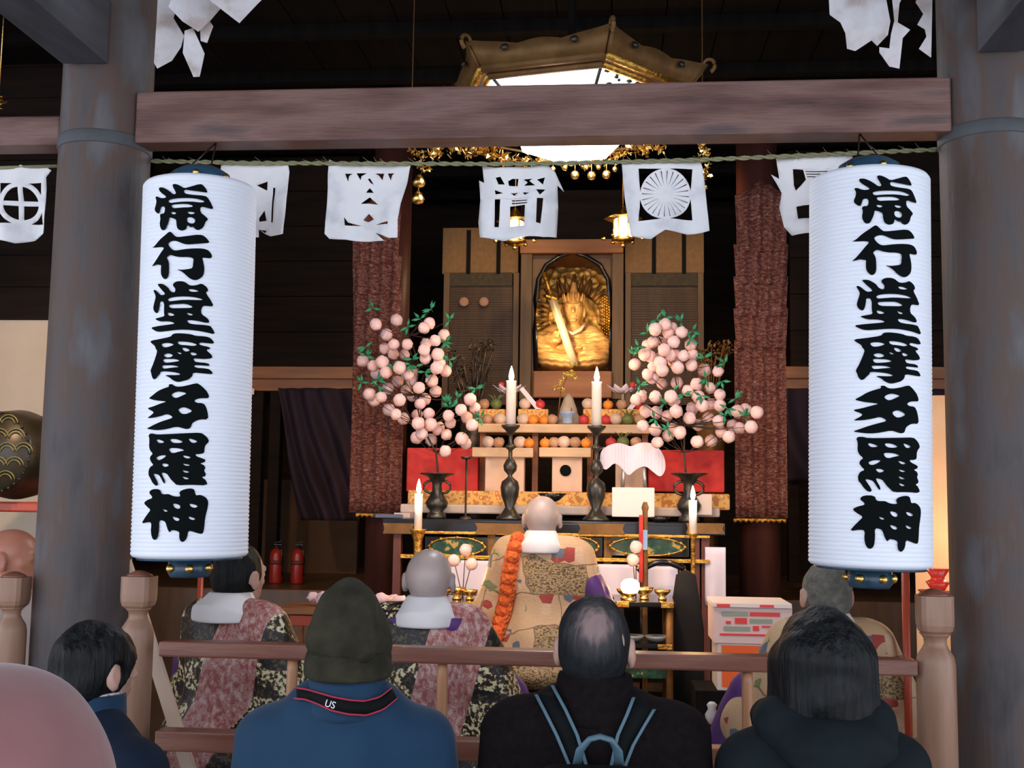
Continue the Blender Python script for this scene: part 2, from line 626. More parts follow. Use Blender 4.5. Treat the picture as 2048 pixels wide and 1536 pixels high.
# ------------------------------------------------------------------ signed distance modelling
class Field:
    def __init__(s, lo, hi, h):
        s.lo = np.array(lo, float)
        s.h = h
        s.n = np.ceil((np.array(hi) - s.lo) / h).astype(int) + 1
        s.d = np.full(s.n, 1.0, np.float32)

    def _sub(s, lo, hi, pad):
        i0 = np.maximum(0, np.floor((np.array(lo) - pad - s.lo) / s.h).astype(int))
        i1 = np.minimum(s.n, np.ceil((np.array(hi) + pad - s.lo) / s.h).astype(int) + 1)
        if (i1 <= i0).any():
            return None
        ax = [(s.lo[k] + np.arange(i0[k], i1[k]) * s.h).astype(np.float32) for k in range(3)]
        X, Y, Z = np.meshgrid(*ax, indexing='ij')
        return (slice(i0[0], i1[0]), slice(i0[1], i1[1]), slice(i0[2], i1[2])), X, Y, Z

    def _merge(s, sl, e, k, sub=False):
        a = s.d[sl]
        if sub:
            s.d[sl] = np.maximum(a, -e)
            return
        if k > 0:
            hh = np.clip(.5 + .5 * (e - a) / k, 0, 1)
            s.d[sl] = e * (1 - hh) + a * hh - k * hh * (1 - hh)
        else:
            s.d[sl] = np.minimum(a, e)

    def cone(s, a, b, ra, rb, k=.02, sub=False, sc=(1, 1, 1)):
        a, b = np.array(a, float), np.array(b, float)
        r = max(ra, rb)
        sc = np.array(sc, float)
        q = s._sub(np.minimum(a, b) - r * sc.max(), np.maximum(a, b) + r * sc.max(), k + 3 * s.h)
        if q is None:
            return s
        sl, X, Y, Z = q
        ab = (b - a) / sc
        P = [(X - a[0]) / sc[0], (Y - a[1]) / sc[1], (Z - a[2]) / sc[2]]
        t = np.clip((P[0] * ab[0] + P[1] * ab[1] + P[2] * ab[2]) / max(1e-9, (ab ** 2).sum()), 0, 1)
        e = (np.sqrt((P[0] - ab[0] * t) ** 2 + (P[1] - ab[1] * t) ** 2 + (P[2] - ab[2] * t) ** 2) - (ra + (rb - ra) * t)) * sc.min()
        s._merge(sl, e, k, sub)
        return s

    def ell(s, c, r, k=.02, rot=None, sub=False):
        m = max(r)
        c = np.array(c, float)
        q = s._sub(c - m, c + m, k + 3 * s.h)
        if q is None:
            return s
        sl, X, Y, Z = q
        P = [X - c[0], Y - c[1], Z - c[2]]
        if rot is not None:
            Rt = np.array(rot.transposed())
            P = [Rt[i][0] * P[0] + Rt[i][1] * P[1] + Rt[i][2] * P[2] for i in range(3)]
        k0 = np.sqrt((P[0] / r[0]) ** 2 + (P[1] / r[1]) ** 2 + (P[2] / r[2]) ** 2)
        k1 = np.sqrt((P[0] / r[0] ** 2) ** 2 + (P[1] / r[1] ** 2) ** 2 + (P[2] / r[2] ** 2) ** 2) + 1e-6
        s._merge(sl, k0 * (k0 - 1) / k1, k, sub)
        return s

    def floor(s, z):
        zz = s.lo[2] + np.arange(s.n[2]) * s.h
        s.d = np.maximum(s.d, (z - zz)[None, None, :].astype(np.float32))
        return s

    def ceil(s, z):
        zz = s.lo[2] + np.arange(s.n[2]) * s.h
        s.d = np.maximum(s.d, (zz - z)[None, None, :].astype(np.float32))
        return s

    def mesh(s, name, disp=None):
        d = s.d
        d[0], d[-1] = 1, 1
        d[:, 0], d[:, -1] = 1, 1
        d[:, :, 0], d[:, :, -1] = 1, 1
        neg = d < 0
        n = np.array(d.shape) - 1
        acc = np.zeros((*n, 3), np.float32)
        cnt = np.zeros(n, np.float32)
        offs = [(0, 0), (0, 1), (1, 0), (1, 1)]
        for ax in range(3):
            o1, o2 = [q for q in range(3) if q != ax]
            for u, v in offs:
                s0 = [slice(None)] * 3
                s0[ax] = slice(0, n[ax])
                s0[o1] = slice(u, n[o1] + u)
                s0[o2] = slice(v, n[o2] + v)
                s1 = list(s0)
                s1[ax] = slice(1, n[ax] + 1)
                A, B = d[tuple(s0)], d[tuple(s1)]
                c = (neg[tuple(s0)] != neg[tuple(s1)])
                t = np.where(c, A / np.where(c, A - B, 1), 0)
                p = np.zeros((*n, 3), np.float32)
                p[..., ax] = t
                p[..., o1] = u
                p[..., o2] = v
                acc += p * c[..., None]
                cnt += c
        act = cnt > 0
        ids = -np.ones(n, int)
        ids[act] = np.arange(act.sum())
        idx = np.argwhere(act)
        V = s.lo + (idx + acc[act] / cnt[act][:, None]) * s.h
        faces = []
        for ax in range(3):
            o1, o2 = (ax + 1) % 3, (ax + 2) % 3
            s0 = [slice(1, None)] * 3
            s0[ax] = slice(0, n[ax])
            s1 = [slice(1, None)] * 3
            s1[ax] = slice(1, n[ax] + 1)
            s0[o1] = s1[o1] = slice(1, n[o1])
            s0[o2] = s1[o2] = slice(1, n[o2])
            a, b = neg[tuple(s0)], neg[tuple(s1)]
            for flip in (False, True):
                e = np.argwhere((a & ~b) if not flip else (~a & b))
                if not len(e):
                    continue
                e[:, o1] += 1
                e[:, o2] += 1
                q = []
                for du, dv in ((0, 0), (-1, 0), (-1, -1), (0, -1)):
                    c = e.copy()
                    c[:, o1] += du
                    c[:, o2] += dv
                    q.append(ids[c[:, 0], c[:, 1], c[:, 2]])
                q = np.stack(q if not flip else q[::-1], 1)
                faces.append(q)
        Fc = np.concatenate(faces)
        if disp:
            V = disp(V)
        me = bpy.data.meshes.new(name)
        me.vertices.add(len(V))
        me.vertices.foreach_set('co', V.astype(np.float32).ravel())
        me.loops.add(len(Fc) * 4)
        me.loops.foreach_set('vertex_index', Fc.astype(np.int32).ravel())
        me.polygons.add(len(Fc))
        me.polygons.foreach_set('loop_start', np.arange(0, len(Fc) * 4, 4, dtype=np.int32))
        me.polygons.foreach_set('use_smooth', np.ones(len(Fc), bool))
        me.update(calc_edges=True)
        me.validate()
        return me


def folds(amp, fx, fz, seed=0.0, zlo=-9, zhi=9):
    """cloth folds: pushes vertices in and out with stretched noise"""
    def fn(V):
        out = V.copy()
        for i, p in enumerate(V):
            w = 1.0 if zlo < p[2] < zhi else 0.0
            q = noise.noise(Vector((p[0] * fx + seed, p[1] * fx, p[2] * fz + seed)))
            q2 = noise.noise(Vector((p[0] * fx * 2.3 + seed, p[1] * fx * 2.3, p[2] * fz * 2.3)))
            k = (q + .5 * q2) * amp * w
            out[i, 0] += k * np.sign(p[0]) * min(1, abs(p[0]) * 6)
            out[i, 1] += k * (1 if p[1] > 0 else -1) * min(1, abs(p[1]) * 12)
        return out
    return fn


# ================================================================== LARGE STRUCTURE
FLZ = .82          # hall floor
b = MB().box((0, 3, -.05), (16, 20, .1))
struct('floor', b, STONE)
b = MB().box((0, 6.75, FLZ / 2), (12, 6.6, FLZ), bev=.01)
struct('floor_hall', b, W_FLOOR)
b = MB()
for i in range(40):
    b.box((-5.85 + i * .3, 6.8, 4.55), (.292, 6.6, .03))
b.box((0, 6.8, 4.62), (12.2, 6.8, .06))
b.box((0, 3.5, 4.62), (12.2, .3, .1))
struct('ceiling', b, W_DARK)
b = MB()
for i in range(9):
    b.box((0, 4.0 + i * .7, 4.5), (12, .07, .07))
struct('trim_1', b, W_DARK)
b = MB().box((0, .9, 4.68), (12, 5.4, .08))
struct('ceiling_porch', b, W_DARK)
b = MB().box((0, 10.05, 2.5), (12, .1, 4.2))
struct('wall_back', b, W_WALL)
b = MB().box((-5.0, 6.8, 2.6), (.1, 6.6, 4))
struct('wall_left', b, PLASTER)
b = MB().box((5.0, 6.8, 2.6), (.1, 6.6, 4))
struct('wall_right', b, W_WALL)
# plaster wall seen through the left bay, and the dark boards above it
p0, p1 = at(-120, 640, 6.6), at(200, 1250, 6.6)
wl = at(-400, 700, 6.6).x
b = MB().box(((wl + p1.x) / 2 - .1, 6.65, (p0.z + FLZ) / 2), (p1.x - wl, .1, p0.z - FLZ))
struct('wall_plaster_left', b, PLASTER)
b = MB()
zz = p0.z
for i in range(9):
    b.box(((wl + p1.x) / 2 - .1, 6.6, zz + .1 + i * .2), (p1.x - wl, .07, .196))
struct('trim_2', b, W_WALL)
# raised step along the back, dark screens left and right of the sanctuary
b = MB().box((0, 8.75, 1.03), (12, 2.5, .42), bev=.01)
struct('floor_step', b, W_FLOOR)
b = MB()
for x0, x1 in ((300, 705), (1580, 1900)):
    a, c = at(x0, 480, 8.4), at(x1, 735, 8.4)
    n = 6
    for i in range(n):
        z1 = 4.5 - (4.5 - c.z) * i / n
        z0 = 4.5 - (4.5 - c.z) * (i + 1) / n
        b.box(((a.x + c.x) / 2, 8.45, (z0 + z1) / 2), (c.x - a.x, .06, z1 - z0 - .006))
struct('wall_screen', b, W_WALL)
b = MB()
for x0, x1 in ((480, 712), (1565, 1900)):
    prect(x0, 733, x1, 757, 8.2, .14, mb=b)
    prect(x0, 757, x1, 782, 8.24, .08, mb=b)
struct('trim_3', b, W_ORANGE)
b = MB()
for x in (512, 548, 1590):
    prect(x - 14, 782, x + 8, 1165, 8.25, .1, mb=b)
struct('trim_4', b, W_WALL)

# ------------------------------------------------------------------ pillars
def pillar(cx, cy_ref, Y, label, r=.152):
    c = at(cx, cy_ref, Y)
    T = thing('pillar', label, 'pillar', (c.x, Y, FLZ), group=None)
    n = 40
    H = 4.30 - FLZ
    mb = MB()
    prof = []
    for i in range(31):
        z = H * i / 30
        prof.append((r * (1 - .012 * z), z))
    mb.lathe((0, 0, 0), prof, n)
    part('shaft', mb, W_PILLAR, T)
    bz = at(cx, 268 if cx < 1000 else 248, Y - r).z - FLZ
    mb = MB().lathe((0, 0, bz - .022), [(r * .985, 0), (r * 1.006, .004), (r * 1.006, .04), (r * .985, .044)], n)
    part('band', mb, M('grey_iron_band', (.065, .07, .075), .7, col2=(.11, .12, .125), scale=6), T)
    return T


PY = 3.6
pl = pillar(190, 700, PY, 'round weathered grey wooden pillar left of the left paper lantern')
pr = pillar(1990, 700, PY, 'round weathered grey wooden pillar at the right edge beside the right lantern')

# main cross beam and side beams
BY = 3.52
a, c = at(290, 186, BY), at(290, 285, BY)
d, e = at(1875, 150, BY), at(1875, 263, BY)
bt, bb = (a.z + d.z) / 2, (c.z + e.z) / 2
b = MB().box(((pl.location.x + pr.location.x) / 2, BY + .05, (bt + bb) / 2), (pr.location.x - pl.location.x - .27, .1, bt - bb), bev=.006)
solo('cross_beam', b, W_BEAM, 'long brown wooden cross beam spanning between the two round pillars above the lanterns', 'beam')
t0 = at(60, 212, BY)
xl = pl.location.x - .13
b = MB().box((xl - .9, BY + .06, (t0.z - .03 + bb) / 2), (1.8, .1, t0.z - bb - .03), bev=.006)
solo('cross_beam', b, W_BEAM, 'brown wooden beam running left out of the picture from the left pillar', 'beam')
b = MB().box((pr.location.x + .13 + .9, BY + .06, (bt + bb) / 2), (1.8, .1, bt - bb - .02), bev=.006)
solo('cross_beam', b, W_BEAM, 'short piece of wooden beam beyond the right pillar', 'beam')
# tie beams that leave the pillars towards the viewer
for px0, px1, py, lab, off in ((125, 215, 129, 'grey wooden tie beam reaching forward from the top of the left pillar', 0), (1955, 2050, 105, 'grey wooden tie beam reaching forward from the top of the right pillar', 0)):
    l, r = at(px0, py, PY - .15), at(px1, py, PY - .15)
    b = MB().box(((l.x + r.x) / 2, 1.95, l.z + .11), (r.x - l.x, 3.0, .22), bev=.006)
    solo('tie_beam', b, W_BRACKET, lab, 'beam')
for T in (pl, pr):
    b = MB().box((T.location.x, PY, 4.42), (.42, .42, .22), bev=.03)
    solo('bearing_block', b, W_BRACKET, 'square bearing block on top of the %s pillar' % ('left' if T is pl else 'right'), 'bracket')

# ------------------------------------------------------------------ railing
RY = 3.42
T = thing('railing', 'brown wooden railing with thin round balusters in front of the hall floor', 'railing', (0, RY, FLZ))
l, r = at(300, 1282, RY), at(1840, 1322, RY)
rl, rr = at(318, 1300, RY).x, at(1835, 1330, RY).x
zt = (l.z + r.z) / 2
part('top_rail', MB().box(((rl + rr) / 2, RY + .03, zt - .022), (rr - rl, .075, .046), bev=.006), W_RAIL, T, True)
zb = (at(400, 1470, RY).z + at(1400, 1490, RY).z) / 2
part('bottom_rail', MB().box(((rl + rr) / 2, RY + .03, zb - .03), (rr - rl, .07, .06), bev=.005), W_RAIL, T, True)
for px in (583, 884, 1187, 1495):
    x = at(px, 1390, RY + .03).x
    part('baluster', MB().lathe((x, RY + .03, zb), [(.015, 0), (.017, .04), (.017, zt - zb - .08), (.015, zt - zb - .044)], 14), BALW, T, True)
for px in (520, 1000, 1600):
    x = at(px, 1500, RY + .03).x
    part('foot', MB().box((x, RY + .03, (zb - .06 + FLZ) / 2), (.06, .05, zb - .06 - FLZ), bev=.004), W_RAIL, T, True)


def newel(px, py_top, Y, w, label):
    c = at(px, py_top, Y)
    T = thing('newel_post', label, 'post', (c.x, Y, FLZ))
    H = c.z - FLZ
    k = w / .09
    b = MB()
    n = 8
    hw = w / 2
    # octagonal body with a rounded shoulder and neck
    prof = [(hw * 1.06, 0), (hw * 1.06, H - .175 * k), (hw * .98, H - .155 * k), (hw * .7, H - .135 * k), (hw * .6, H - .125 * k), (hw * .62, H - .112 * k), (hw * .75, H - .104 * k), (hw * .86, H - .1 * k)]
    b.lathe((0, 0, 0), prof, 20)
    part('shaft', b, W_POST, T)
    b = MB()
    pf = [(.72, 0), (.9, .008), (.98, .022), (1.0, .04), (1.0, .094)]
    ns = 24
    vs = []
    for q_, z_ in pf:
        for j in range(ns):
            a_ = 2 * PI * (j + .5) / ns
            e_ = max(abs(math.cos(a_)), abs(math.sin(a_)))
            rr_ = hw * q_ / (e_ ** (.82 if px < 1000 else .45))
            vs.append((rr_ * math.cos(a_), rr_ * math.sin(a_), H - .1 * k + z_ * k))
    b.add(vs, [(i_ * ns + j, i_ * ns + (j + 1) % ns, (i_ + 1) * ns + (j + 1) % ns, (i_ + 1) * ns + j) for i_ in range(len(pf) - 1) for j in range(ns)] + [tuple(range(ns))[::-1], tuple(range((len(pf) - 1) * ns, len(pf) * ns))])
    part('finial', b, W_POST, T)
    b = MB().lathe((0, 0, H - .006 * k), [(hw * .86, 0), (hw * .8, .006), (hw * .3, .016 * k), (.002, .018 * k)], 20)
    part('cap', b, W_RAIL, T)
    return T


newel(280, 1148, RY + .03, .094, 'pale brown newel post ending the railing beside the left pillar')
newel(1868, 1186, RY + .03, .105, 'pale brown newel post ending the railing beside the right pillar')
newel(28, 1150, RY + .05, .09, 'pale brown newel post at the left edge behind the pink hood')
T = thing('railing', 'piece of wooden railing in the bay left of the left pillar', 'railing', (-2, RY, FLZ))
xn = at(28, 1300, RY + .05).x
part('top_rail', MB().box((xn - .7, RY + .05, zt - .02), (1.2, .07, .046), bev=.006), W_RAIL, T, True)
part('bottom_rail', MB().box((xn - .7, RY + .05, zb - .03), (1.2, .07, .06), bev=.005), W_RAIL, T, True)

# ------------------------------------------------------------------ lettering (traced brush outlines, pixel coordinates of the right lantern)
CH = []


def glyph(x0, y0, sc_, outer, *holes):
    CH.append([[(x0 + x / sc_, y0 + y / sc_) for x, y in p] for p in (outer, *holes)])


def P(s):
    q = [float(t) for t in s.replace(',', ' ').split()]
    return list(zip(q[::2], q[1::2]))


glyph(1700, 385, 13.65, P('300 140 420 140 560 200 700 290 790 365 880 365 860 290 790 180 760 100 820 75 920 100 1020 150 1110 210 1300 150 1500 70 1560 90 1640 200 1670 300 1560 290 1300 270 1100 240 1110 350 1300 385 1620 390 1680 440 1750 590 1800 740 1700 730 1520 690 1520 860 1640 960 1700 1040 1640 1110 1600 1280 1480 1370 1390 1310 1370 1270 1300 1290 1230 1230 1210 1260 1190 1350 1070 1390 960 1340 920 1230 910 1080 830 1040 700 1000 690 1100 620 1270 560 1350 450 1340 370 1190 400 1000 370 930 400 880 540 880 545 690 400 680 370 800 330 880 220 820 150 730 210 600 225 480 165 390 240 370 400 450 560 450 570 410 430 320 310 220'),
      P('640 540 720 500 1000 480 1400 480 1560 520 1620 560 1520 590 1300 570 900 590 700 610'),
      P('740 660 900 650 1180 640 1340 680 1330 730 1000 745 800 760'), P('740 860 830 860 910 890 870 930 780 920'),
      P('1200 860 1350 860 1400 890 1340 925 1260 920'), P('1200 1030 1300 1000 1410 1060 1400 1160 1320 1190 1220 1150'))
glyph(1700, 485, 13.65, P('100 420 200 400 400 230 600 110 680 50 740 30 800 80 880 160 960 200 1250 160 1520 110 1620 140 1700 230 1740 320 1600 350 1400 380 1230 400 1100 370 960 310 860 290 760 310 680 360 720 440 800 520 900 570 1150 530 1500 490 1680 500 1760 580 1800 690 1760 750 1650 740 1590 740 1620 870 1650 1050 1630 1240 1540 1340 1450 1380 1330 1340 1220 1240 1120 1150 960 1080 1100 1100 1300 1070 1380 1040 1390 900 1400 770 1250 740 1080 750 940 730 820 690 740 680 650 750 700 820 730 900 740 1050 740 1220 700 1310 620 1350 540 1290 480 1200 470 1060 480 940 400 930 320 910 240 930 100 950 200 880 330 740 450 600 570 470 450 440 250 440'))
glyph(1700, 585, 13.65, P('360 90 520 90 640 150 740 220 790 300 880 350 940 340 950 240 880 180 870 110 960 50 1080 40 1200 60 1310 150 1400 160 1520 130 1580 90 1660 130 1720 200 1740 280 1690 320 1720 400 1780 500 1860 700 1700 690 1640 700 1600 800 1610 930 1720 1010 1770 1080 1770 1170 1500 1110 1290 1100 1290 1150 1380 1210 1780 1220 1830 1280 1900 1460 1700 1410 1500 1380 1250 1360 1000 1370 700 1400 500 1410 350 1380 150 1270 400 1250 700 1230 900 1210 960 1190 840 1140 700 1130 500 1130 300 1040 450 1020 650 990 620 900 620 600 480 560 470 700 430 860 370 900 280 840 230 740 260 620 310 480 310 400 210 250 290 240 400 330 500 410 620 400 640 370 520 260 420 160'),
      P('730 520 900 470 1250 455 1500 480 1650 530 1550 550 1200 550 900 580 760 590'), P('750 680 1000 670 1250 660 1410 730 1380 770 1100 780 820 780'),
      P('730 890 850 910 950 960 900 985 780 985'), P('1250 900 1370 920 1430 960 1340 980'), P('1290 260 1430 260 1550 310 1440 330 1330 320'))
glyph(1700, 685, 13.65, P('140 270 500 240 860 190 900 120 1000 95 1200 100 1400 120 1500 160 1700 160 1800 190 1860 270 1880 350 1700 340 1620 330 1570 370 1620 410 1780 440 1820 490 1730 520 1770 580 1830 640 1860 740 1710 780 1600 775 1460 770 1480 830 1520 870 1780 880 1810 960 1700 955 1480 950 1500 1020 1760 1030 1830 1070 1880 1180 1700 1170 1460 1150 1450 1250 1370 1340 1250 1380 1100 1420 960 1370 850 1280 680 1220 1120 1230 1160 1190 950 1140 570 1110 560 1180 500 1220 420 1310 340 1330 270 1250 240 1150 200 1080 280 950 350 800 410 650 440 560 370 480 350 420 220 340'),
      P('570 370 750 350 880 370 960 405 850 450 700 475 610 450'), P('1040 320 1200 320 1400 340 1550 400 1450 440 1300 420 1100 410'),
      P('1170 490 1270 490 1380 550 1320 590 1230 580'), P('640 670 800 630 950 690 880 740 740 750'), P('1380 620 1450 610 1550 650 1500 690 1420 690'),
      P('1040 600 1190 640 1120 670'), P('630 780 850 790 1000 790 1140 840 1000 870 780 890 680 880'), P('600 960 850 960 1000 970 1130 1010 950 1020 700 1050 640 1030'))
glyph(1700, 785, 13.65, P('170 460 300 400 500 280 700 210 860 170 830 110 940 100 1000 150 1100 180 1300 150 1540 70 1600 90 1700 190 1780 300 1820 460 1700 470 1600 480 1500 540 1560 600 1680 600 1740 650 1790 820 1810 1040 1640 1040 1530 1100 1470 1160 1440 1280 1350 1310 1250 1280 1100 1240 850 1300 600 1330 400 1320 110 1280 300 1220 550 1130 800 1060 980 1010 960 960 820 900 650 950 400 990 130 1000 250 940 390 860 330 810 110 730 350 690 600 620 800 570 650 550 450 530 300 500'),
      P('920 380 1080 300 1200 310 1340 350 1200 420 1070 480 970 450'), P('1120 780 1240 720 1350 740 1480 820 1370 890 1260 910 1180 870'))
glyph(1700, 880, 12.8, P('200 160 250 110 360 110 480 140 900 130 1300 110 1560 90 1640 150 1700 230 1720 320 1660 390 1640 480 1640 600 1560 630 1460 630 1500 690 1600 730 1670 770 1650 830 1560 860 1640 900 1670 970 1640 1030 1680 1120 1670 1180 1600 1200 1680 1270 1720 1410 1400 1390 1080 1410 1000 1330 930 1270 870 1190 820 1120 660 1080 700 1180 770 1290 770 1370 720 1340 640 1210 580 1140 400 1110 480 1220 560 1340 570 1400 500 1420 390 1340 310 1220 250 1160 240 1040 300 940 410 900 330 830 270 740 300 670 380 620 270 530 230 420 240 300 230 210'),
      P('470 260 580 270 730 330 640 355 530 350'), P('860 260 1000 255 1100 280 1200 330 1100 360 930 350'), P('1310 240 1400 260 1510 310 1450 355 1370 340'),
      P('840 480 1100 485 1250 540 1100 570 980 610 890 590'), P('470 720 620 660 800 660 700 740 560 790'), P('1180 660 1300 680 1390 720 1280 750'),
      P('660 870 770 860 880 910 760 960 700 930'), P('1180 860 1390 905 1280 930'), P('1180 1020 1380 1080 1260 1100'), P('1190 1180 1370 1240 1270 1265'))
glyph(1695, 990, 12.8, P('340 180 440 90 700 90 740 210 850 220 940 210 1040 260 1150 280 1240 270 1200 190 1250 120 1420 70 1530 90 1550 190 1570 250 1660 230 1760 300 1800 400 1790 560 1750 800 1740 1050 1720 1200 1640 1190 1530 1140 1430 1110 1410 1300 1330 1400 1260 1370 1230 1260 1240 1150 1150 1110 1040 1100 1000 1170 940 1080 900 960 860 880 700 850 710 1050 690 1250 640 1330 560 1350 490 1280 450 1120 470 930 380 900 100 950 230 800 340 690 430 600 300 530 160 430 320 350 460 320 460 270'),
      P('1060 440 1230 480 1240 570 1160 580 1080 520'), P('1430 440 1620 500 1570 560 1470 530'), P('780 575 950 630 860 660'),
      P('1050 760 1240 820 1200 890 1100 850'), P('1420 760 1580 820 1530 860 1450 830'))

LY = 3.41
LR = .1735


def lettering_mesh(H, name='lettering'):
    """wraps the traced characters on the lantern; z=0 is the lantern's foot"""
    polys = []
    for g in CH:
        for p in g:
            q = []
            for x, y in chaikin(p, 1):
                th = math.asin(max(-.97, min(.97, (x - 1741) / 123))) - R_(19.5)
                z = H * (1 - (y - 372) / (1128 - 372))
                q.append((th * LR, z))
            polys.append(q)
    me = fill2d(polys)
    bm = bmesh.new()
    bm.from_mesh(me)
    cut_grid(bm, 0, -.12, .13, .012)
    for v in bm.verts:
        th = v.co.x / LR
        v.co = Vector(((LR + .004) * math.sin(th), -(LR + .004) * math.cos(th), v.co.y))
    bmesh.ops.triangulate(bm, faces=bm.faces[:])
    out = bpy.data.meshes.new(name)
    bm.to_mesh(out)
    bm.free()
    return out


def lantern(px, py_top, py_bot, Y, text_deg, label, group):
    t, bo = at(px[0], py_top, Y), at(px[1], py_bot, Y)
    H = t.z - bo.z
    x = bo.x
    tilt = math.atan2(t.x - bo.x, H)
    ang = math.atan2(x, Y)          # direction of the lantern as seen from the viewer
    T = thing('paper_lantern', label, 'lantern', (x, Y, bo.z), -ang + R_(text_deg), group)
    T.rotation_euler = (Matrix.Rotation(tilt, 3, 'Y') @ Matrix.Rotation(-ang + R_(text_deg), 3, 'Z')).to_euler()
    n = 90
    prof = [(LR * .80, -.012), (LR * .97, -.004)]
    ribs = 92
    for i in range(ribs):
        z = H * i / ribs
        prof += [(LR - .0022, z), (LR + .001, z + H / ribs * .25), (LR + .001, z + H / ribs * .75)]
    prof += [(LR, H), (LR * .97, H + .008), (LR * .62, H + .012)]
    mb = MB()
    mb.lathe((0, 0, 0), prof, n)
    body = part('paper_body', mb, LPAPER, T)
    lm = lettering_mesh(H)
    part('lettering', lm, INK, T, label='large black brush characters reading down the lantern')
    mb = MB().lathe((0, 0, H + .01), [(LR * .54, 0), (LR * .56, .008), (LR * .52, .04), (LR * .36, .058), (LR * .15, .064)], 40)
    cp = part('top_cap', mb, CAPM, T)
    for a in range(6):
        aa = a * PI / 3 - PI / 2 + .1
        mb = MB().ball((LR * .54 * math.cos(aa), LR * .54 * math.sin(aa), H + .032), .011, 10, 6)
        part('gilt_stud', mb, GOLD, cp)
    mb = MB().lathe((0, 0, -.068), [(LR * .34, 0), (LR * .38, .01), (LR * .38, .06)], 8)
    mb.lathe((0, 0, -.014), [(LR * .9, 0), (LR * .92, .006)], 40)
    cp = part('bottom_cap', mb, CAPM, T)
    for a in range(6):
        aa = a * PI / 3 - PI / 2 + .25
        mb = MB().ball((LR * .37 * math.cos(aa), LR * .37 * math.sin(aa), -.04), .014, 10, 6)
        part('gilt_stud', mb, GOLD, cp)
    # wire bail up to the beam
    zt_ = bt - bo.z + .0
    loc_ = Matrix.Rotation(-(-ang + R_(text_deg)), 3, 'Z') @ Vector((0, .13, bb - bo.z + .003))
    loc_.x -= tilt * (bb - bo.z) * 0
    mb = MB()
    for sx in (-1, 1):
        mb.tube([(sx * .05, 0, H + .05), (sx * .03, .01, H + .09), tuple(loc_)], .0025, 6)
    part('hanging_wire', mb, BLACKL, T)
    return T


GL = 'white paper lanterns hanging from the beam'
lantern((401, 380), 381, 1109, LY, -15, 'tall white paper lantern with black writing hanging beside the left pillar', GL)
lantern((1738, 1740), 366, 1128, LY, 19.5, 'tall white paper lantern with black writing hanging beside the right pillar', GL)

# ------------------------------------------------------------------ rope and cut-paper hangings
ROY = 3.66
rp = [(300, 322), (500, 326), (740, 327), (1000, 328), (1200, 325), (1420, 319), (1650, 309), (1875, 299)]
pts = [at(x, y, ROY) for x, y in rp]
rx = [p.x for p in pts]


def rope_z(x):
    return float(np.interp(x, rx, [p.z for p in pts]))


b = MB()
for k in range(2):
    q = []
    for i in range(240):
        x = rx[0] + (rx[-1] - rx[0]) * i / 239
        a = i * .8 + k * PI
        q.append((x, ROY + .004 * math.cos(a), rope_z(x) + .004 * math.sin(a)))
    b.tube(q, .0045, 6)
random.seed(3)
for i in range(46):
    x = random.uniform(rx[0], rx[-1])
    b.tube([(x, ROY, rope_z(x)), (x - random.uniform(.01, .035), ROY - .01, rope_z(x) + random.uniform(.003, .022))], .0013, 4, .0005)
solo('straw_rope', b, STRAW, 'thin straw rope stretched between the pillars under the cross beam', 'rope')


def hanging(outer, holes, Y, label, seed, rough=1):
    """white paper cut-out: pixel outline at depth Y, with a gentle curl and real thickness"""
    def W(p, n=1):
        return [(lambda w: (w.x, w.z))(at(x, y, Y)) for x, y in chaikin(p, n)]
    me = fill2d([W(outer, 0)] + [W(h, 0) for h in holes])
    bm = bmesh.new()
    bm.from_mesh(me)
    xs = [v.co.x for v in bm.verts]
    ys = [v.co.y for v in bm.verts]
    cut_grid(bm, 0, min(xs), max(xs), .02)
    cut_grid(bm, 1, min(ys), max(ys), .03)
    top_, cx, bot = max(ys), (min(xs) + max(xs)) / 2, min(ys)
    for v in bm.verts:
        x, z = v.co.x, v.co.y
        t = (top_ - z) / (top_ - bot)
        yy = Y + .02 * t * math.sin(seed + (x - cx) * 30) + .012 * noise.noise(Vector((x * 14, z * 14, seed)))
        yy += .05 * (abs(x - cx) / .13) ** 4 * (.3 + .7 * t) * (1 if seed % 2 > 1 else -.6)
        v.co = Vector((x, yy, z))
    bmesh.ops.triangulate(bm, faces=bm.faces[:])
    c = Vector((cx, Y, top_))
    for v in bm.verts:
        v.co -= c
    out = bpy.data.meshes.new('cut_paper')
    for f in bm.faces:
        f.smooth = True
    bm.to_mesh(out)
    bm.free()
    out.materials.append(PAPER)
    o = bpy.data.objects.new('cut_paper_hanging', out)
    o.location = c
    o['label'] = label
    o['category'] = 'paper hanging'
    o['group'] = 'cut paper hangings on the straw rope'
    COL.objects.link(o)
    md = o.modifiers.new('thickness', 'SOLIDIFY')
    md.thickness = .0015
    return o


def Z(s, x0, y0, k):
    return [(x0 + x / k, y0 + y / k) for x, y in P(s)]


def arcp(cx, cy, r, a0, a1, n=10):
    return [(cx + r * math.cos(R_(a0 + (a1 - a0) * i / n)), cy + r * math.sin(R_(a0 + (a1 - a0) * i / n))) for i in range(n + 1)]


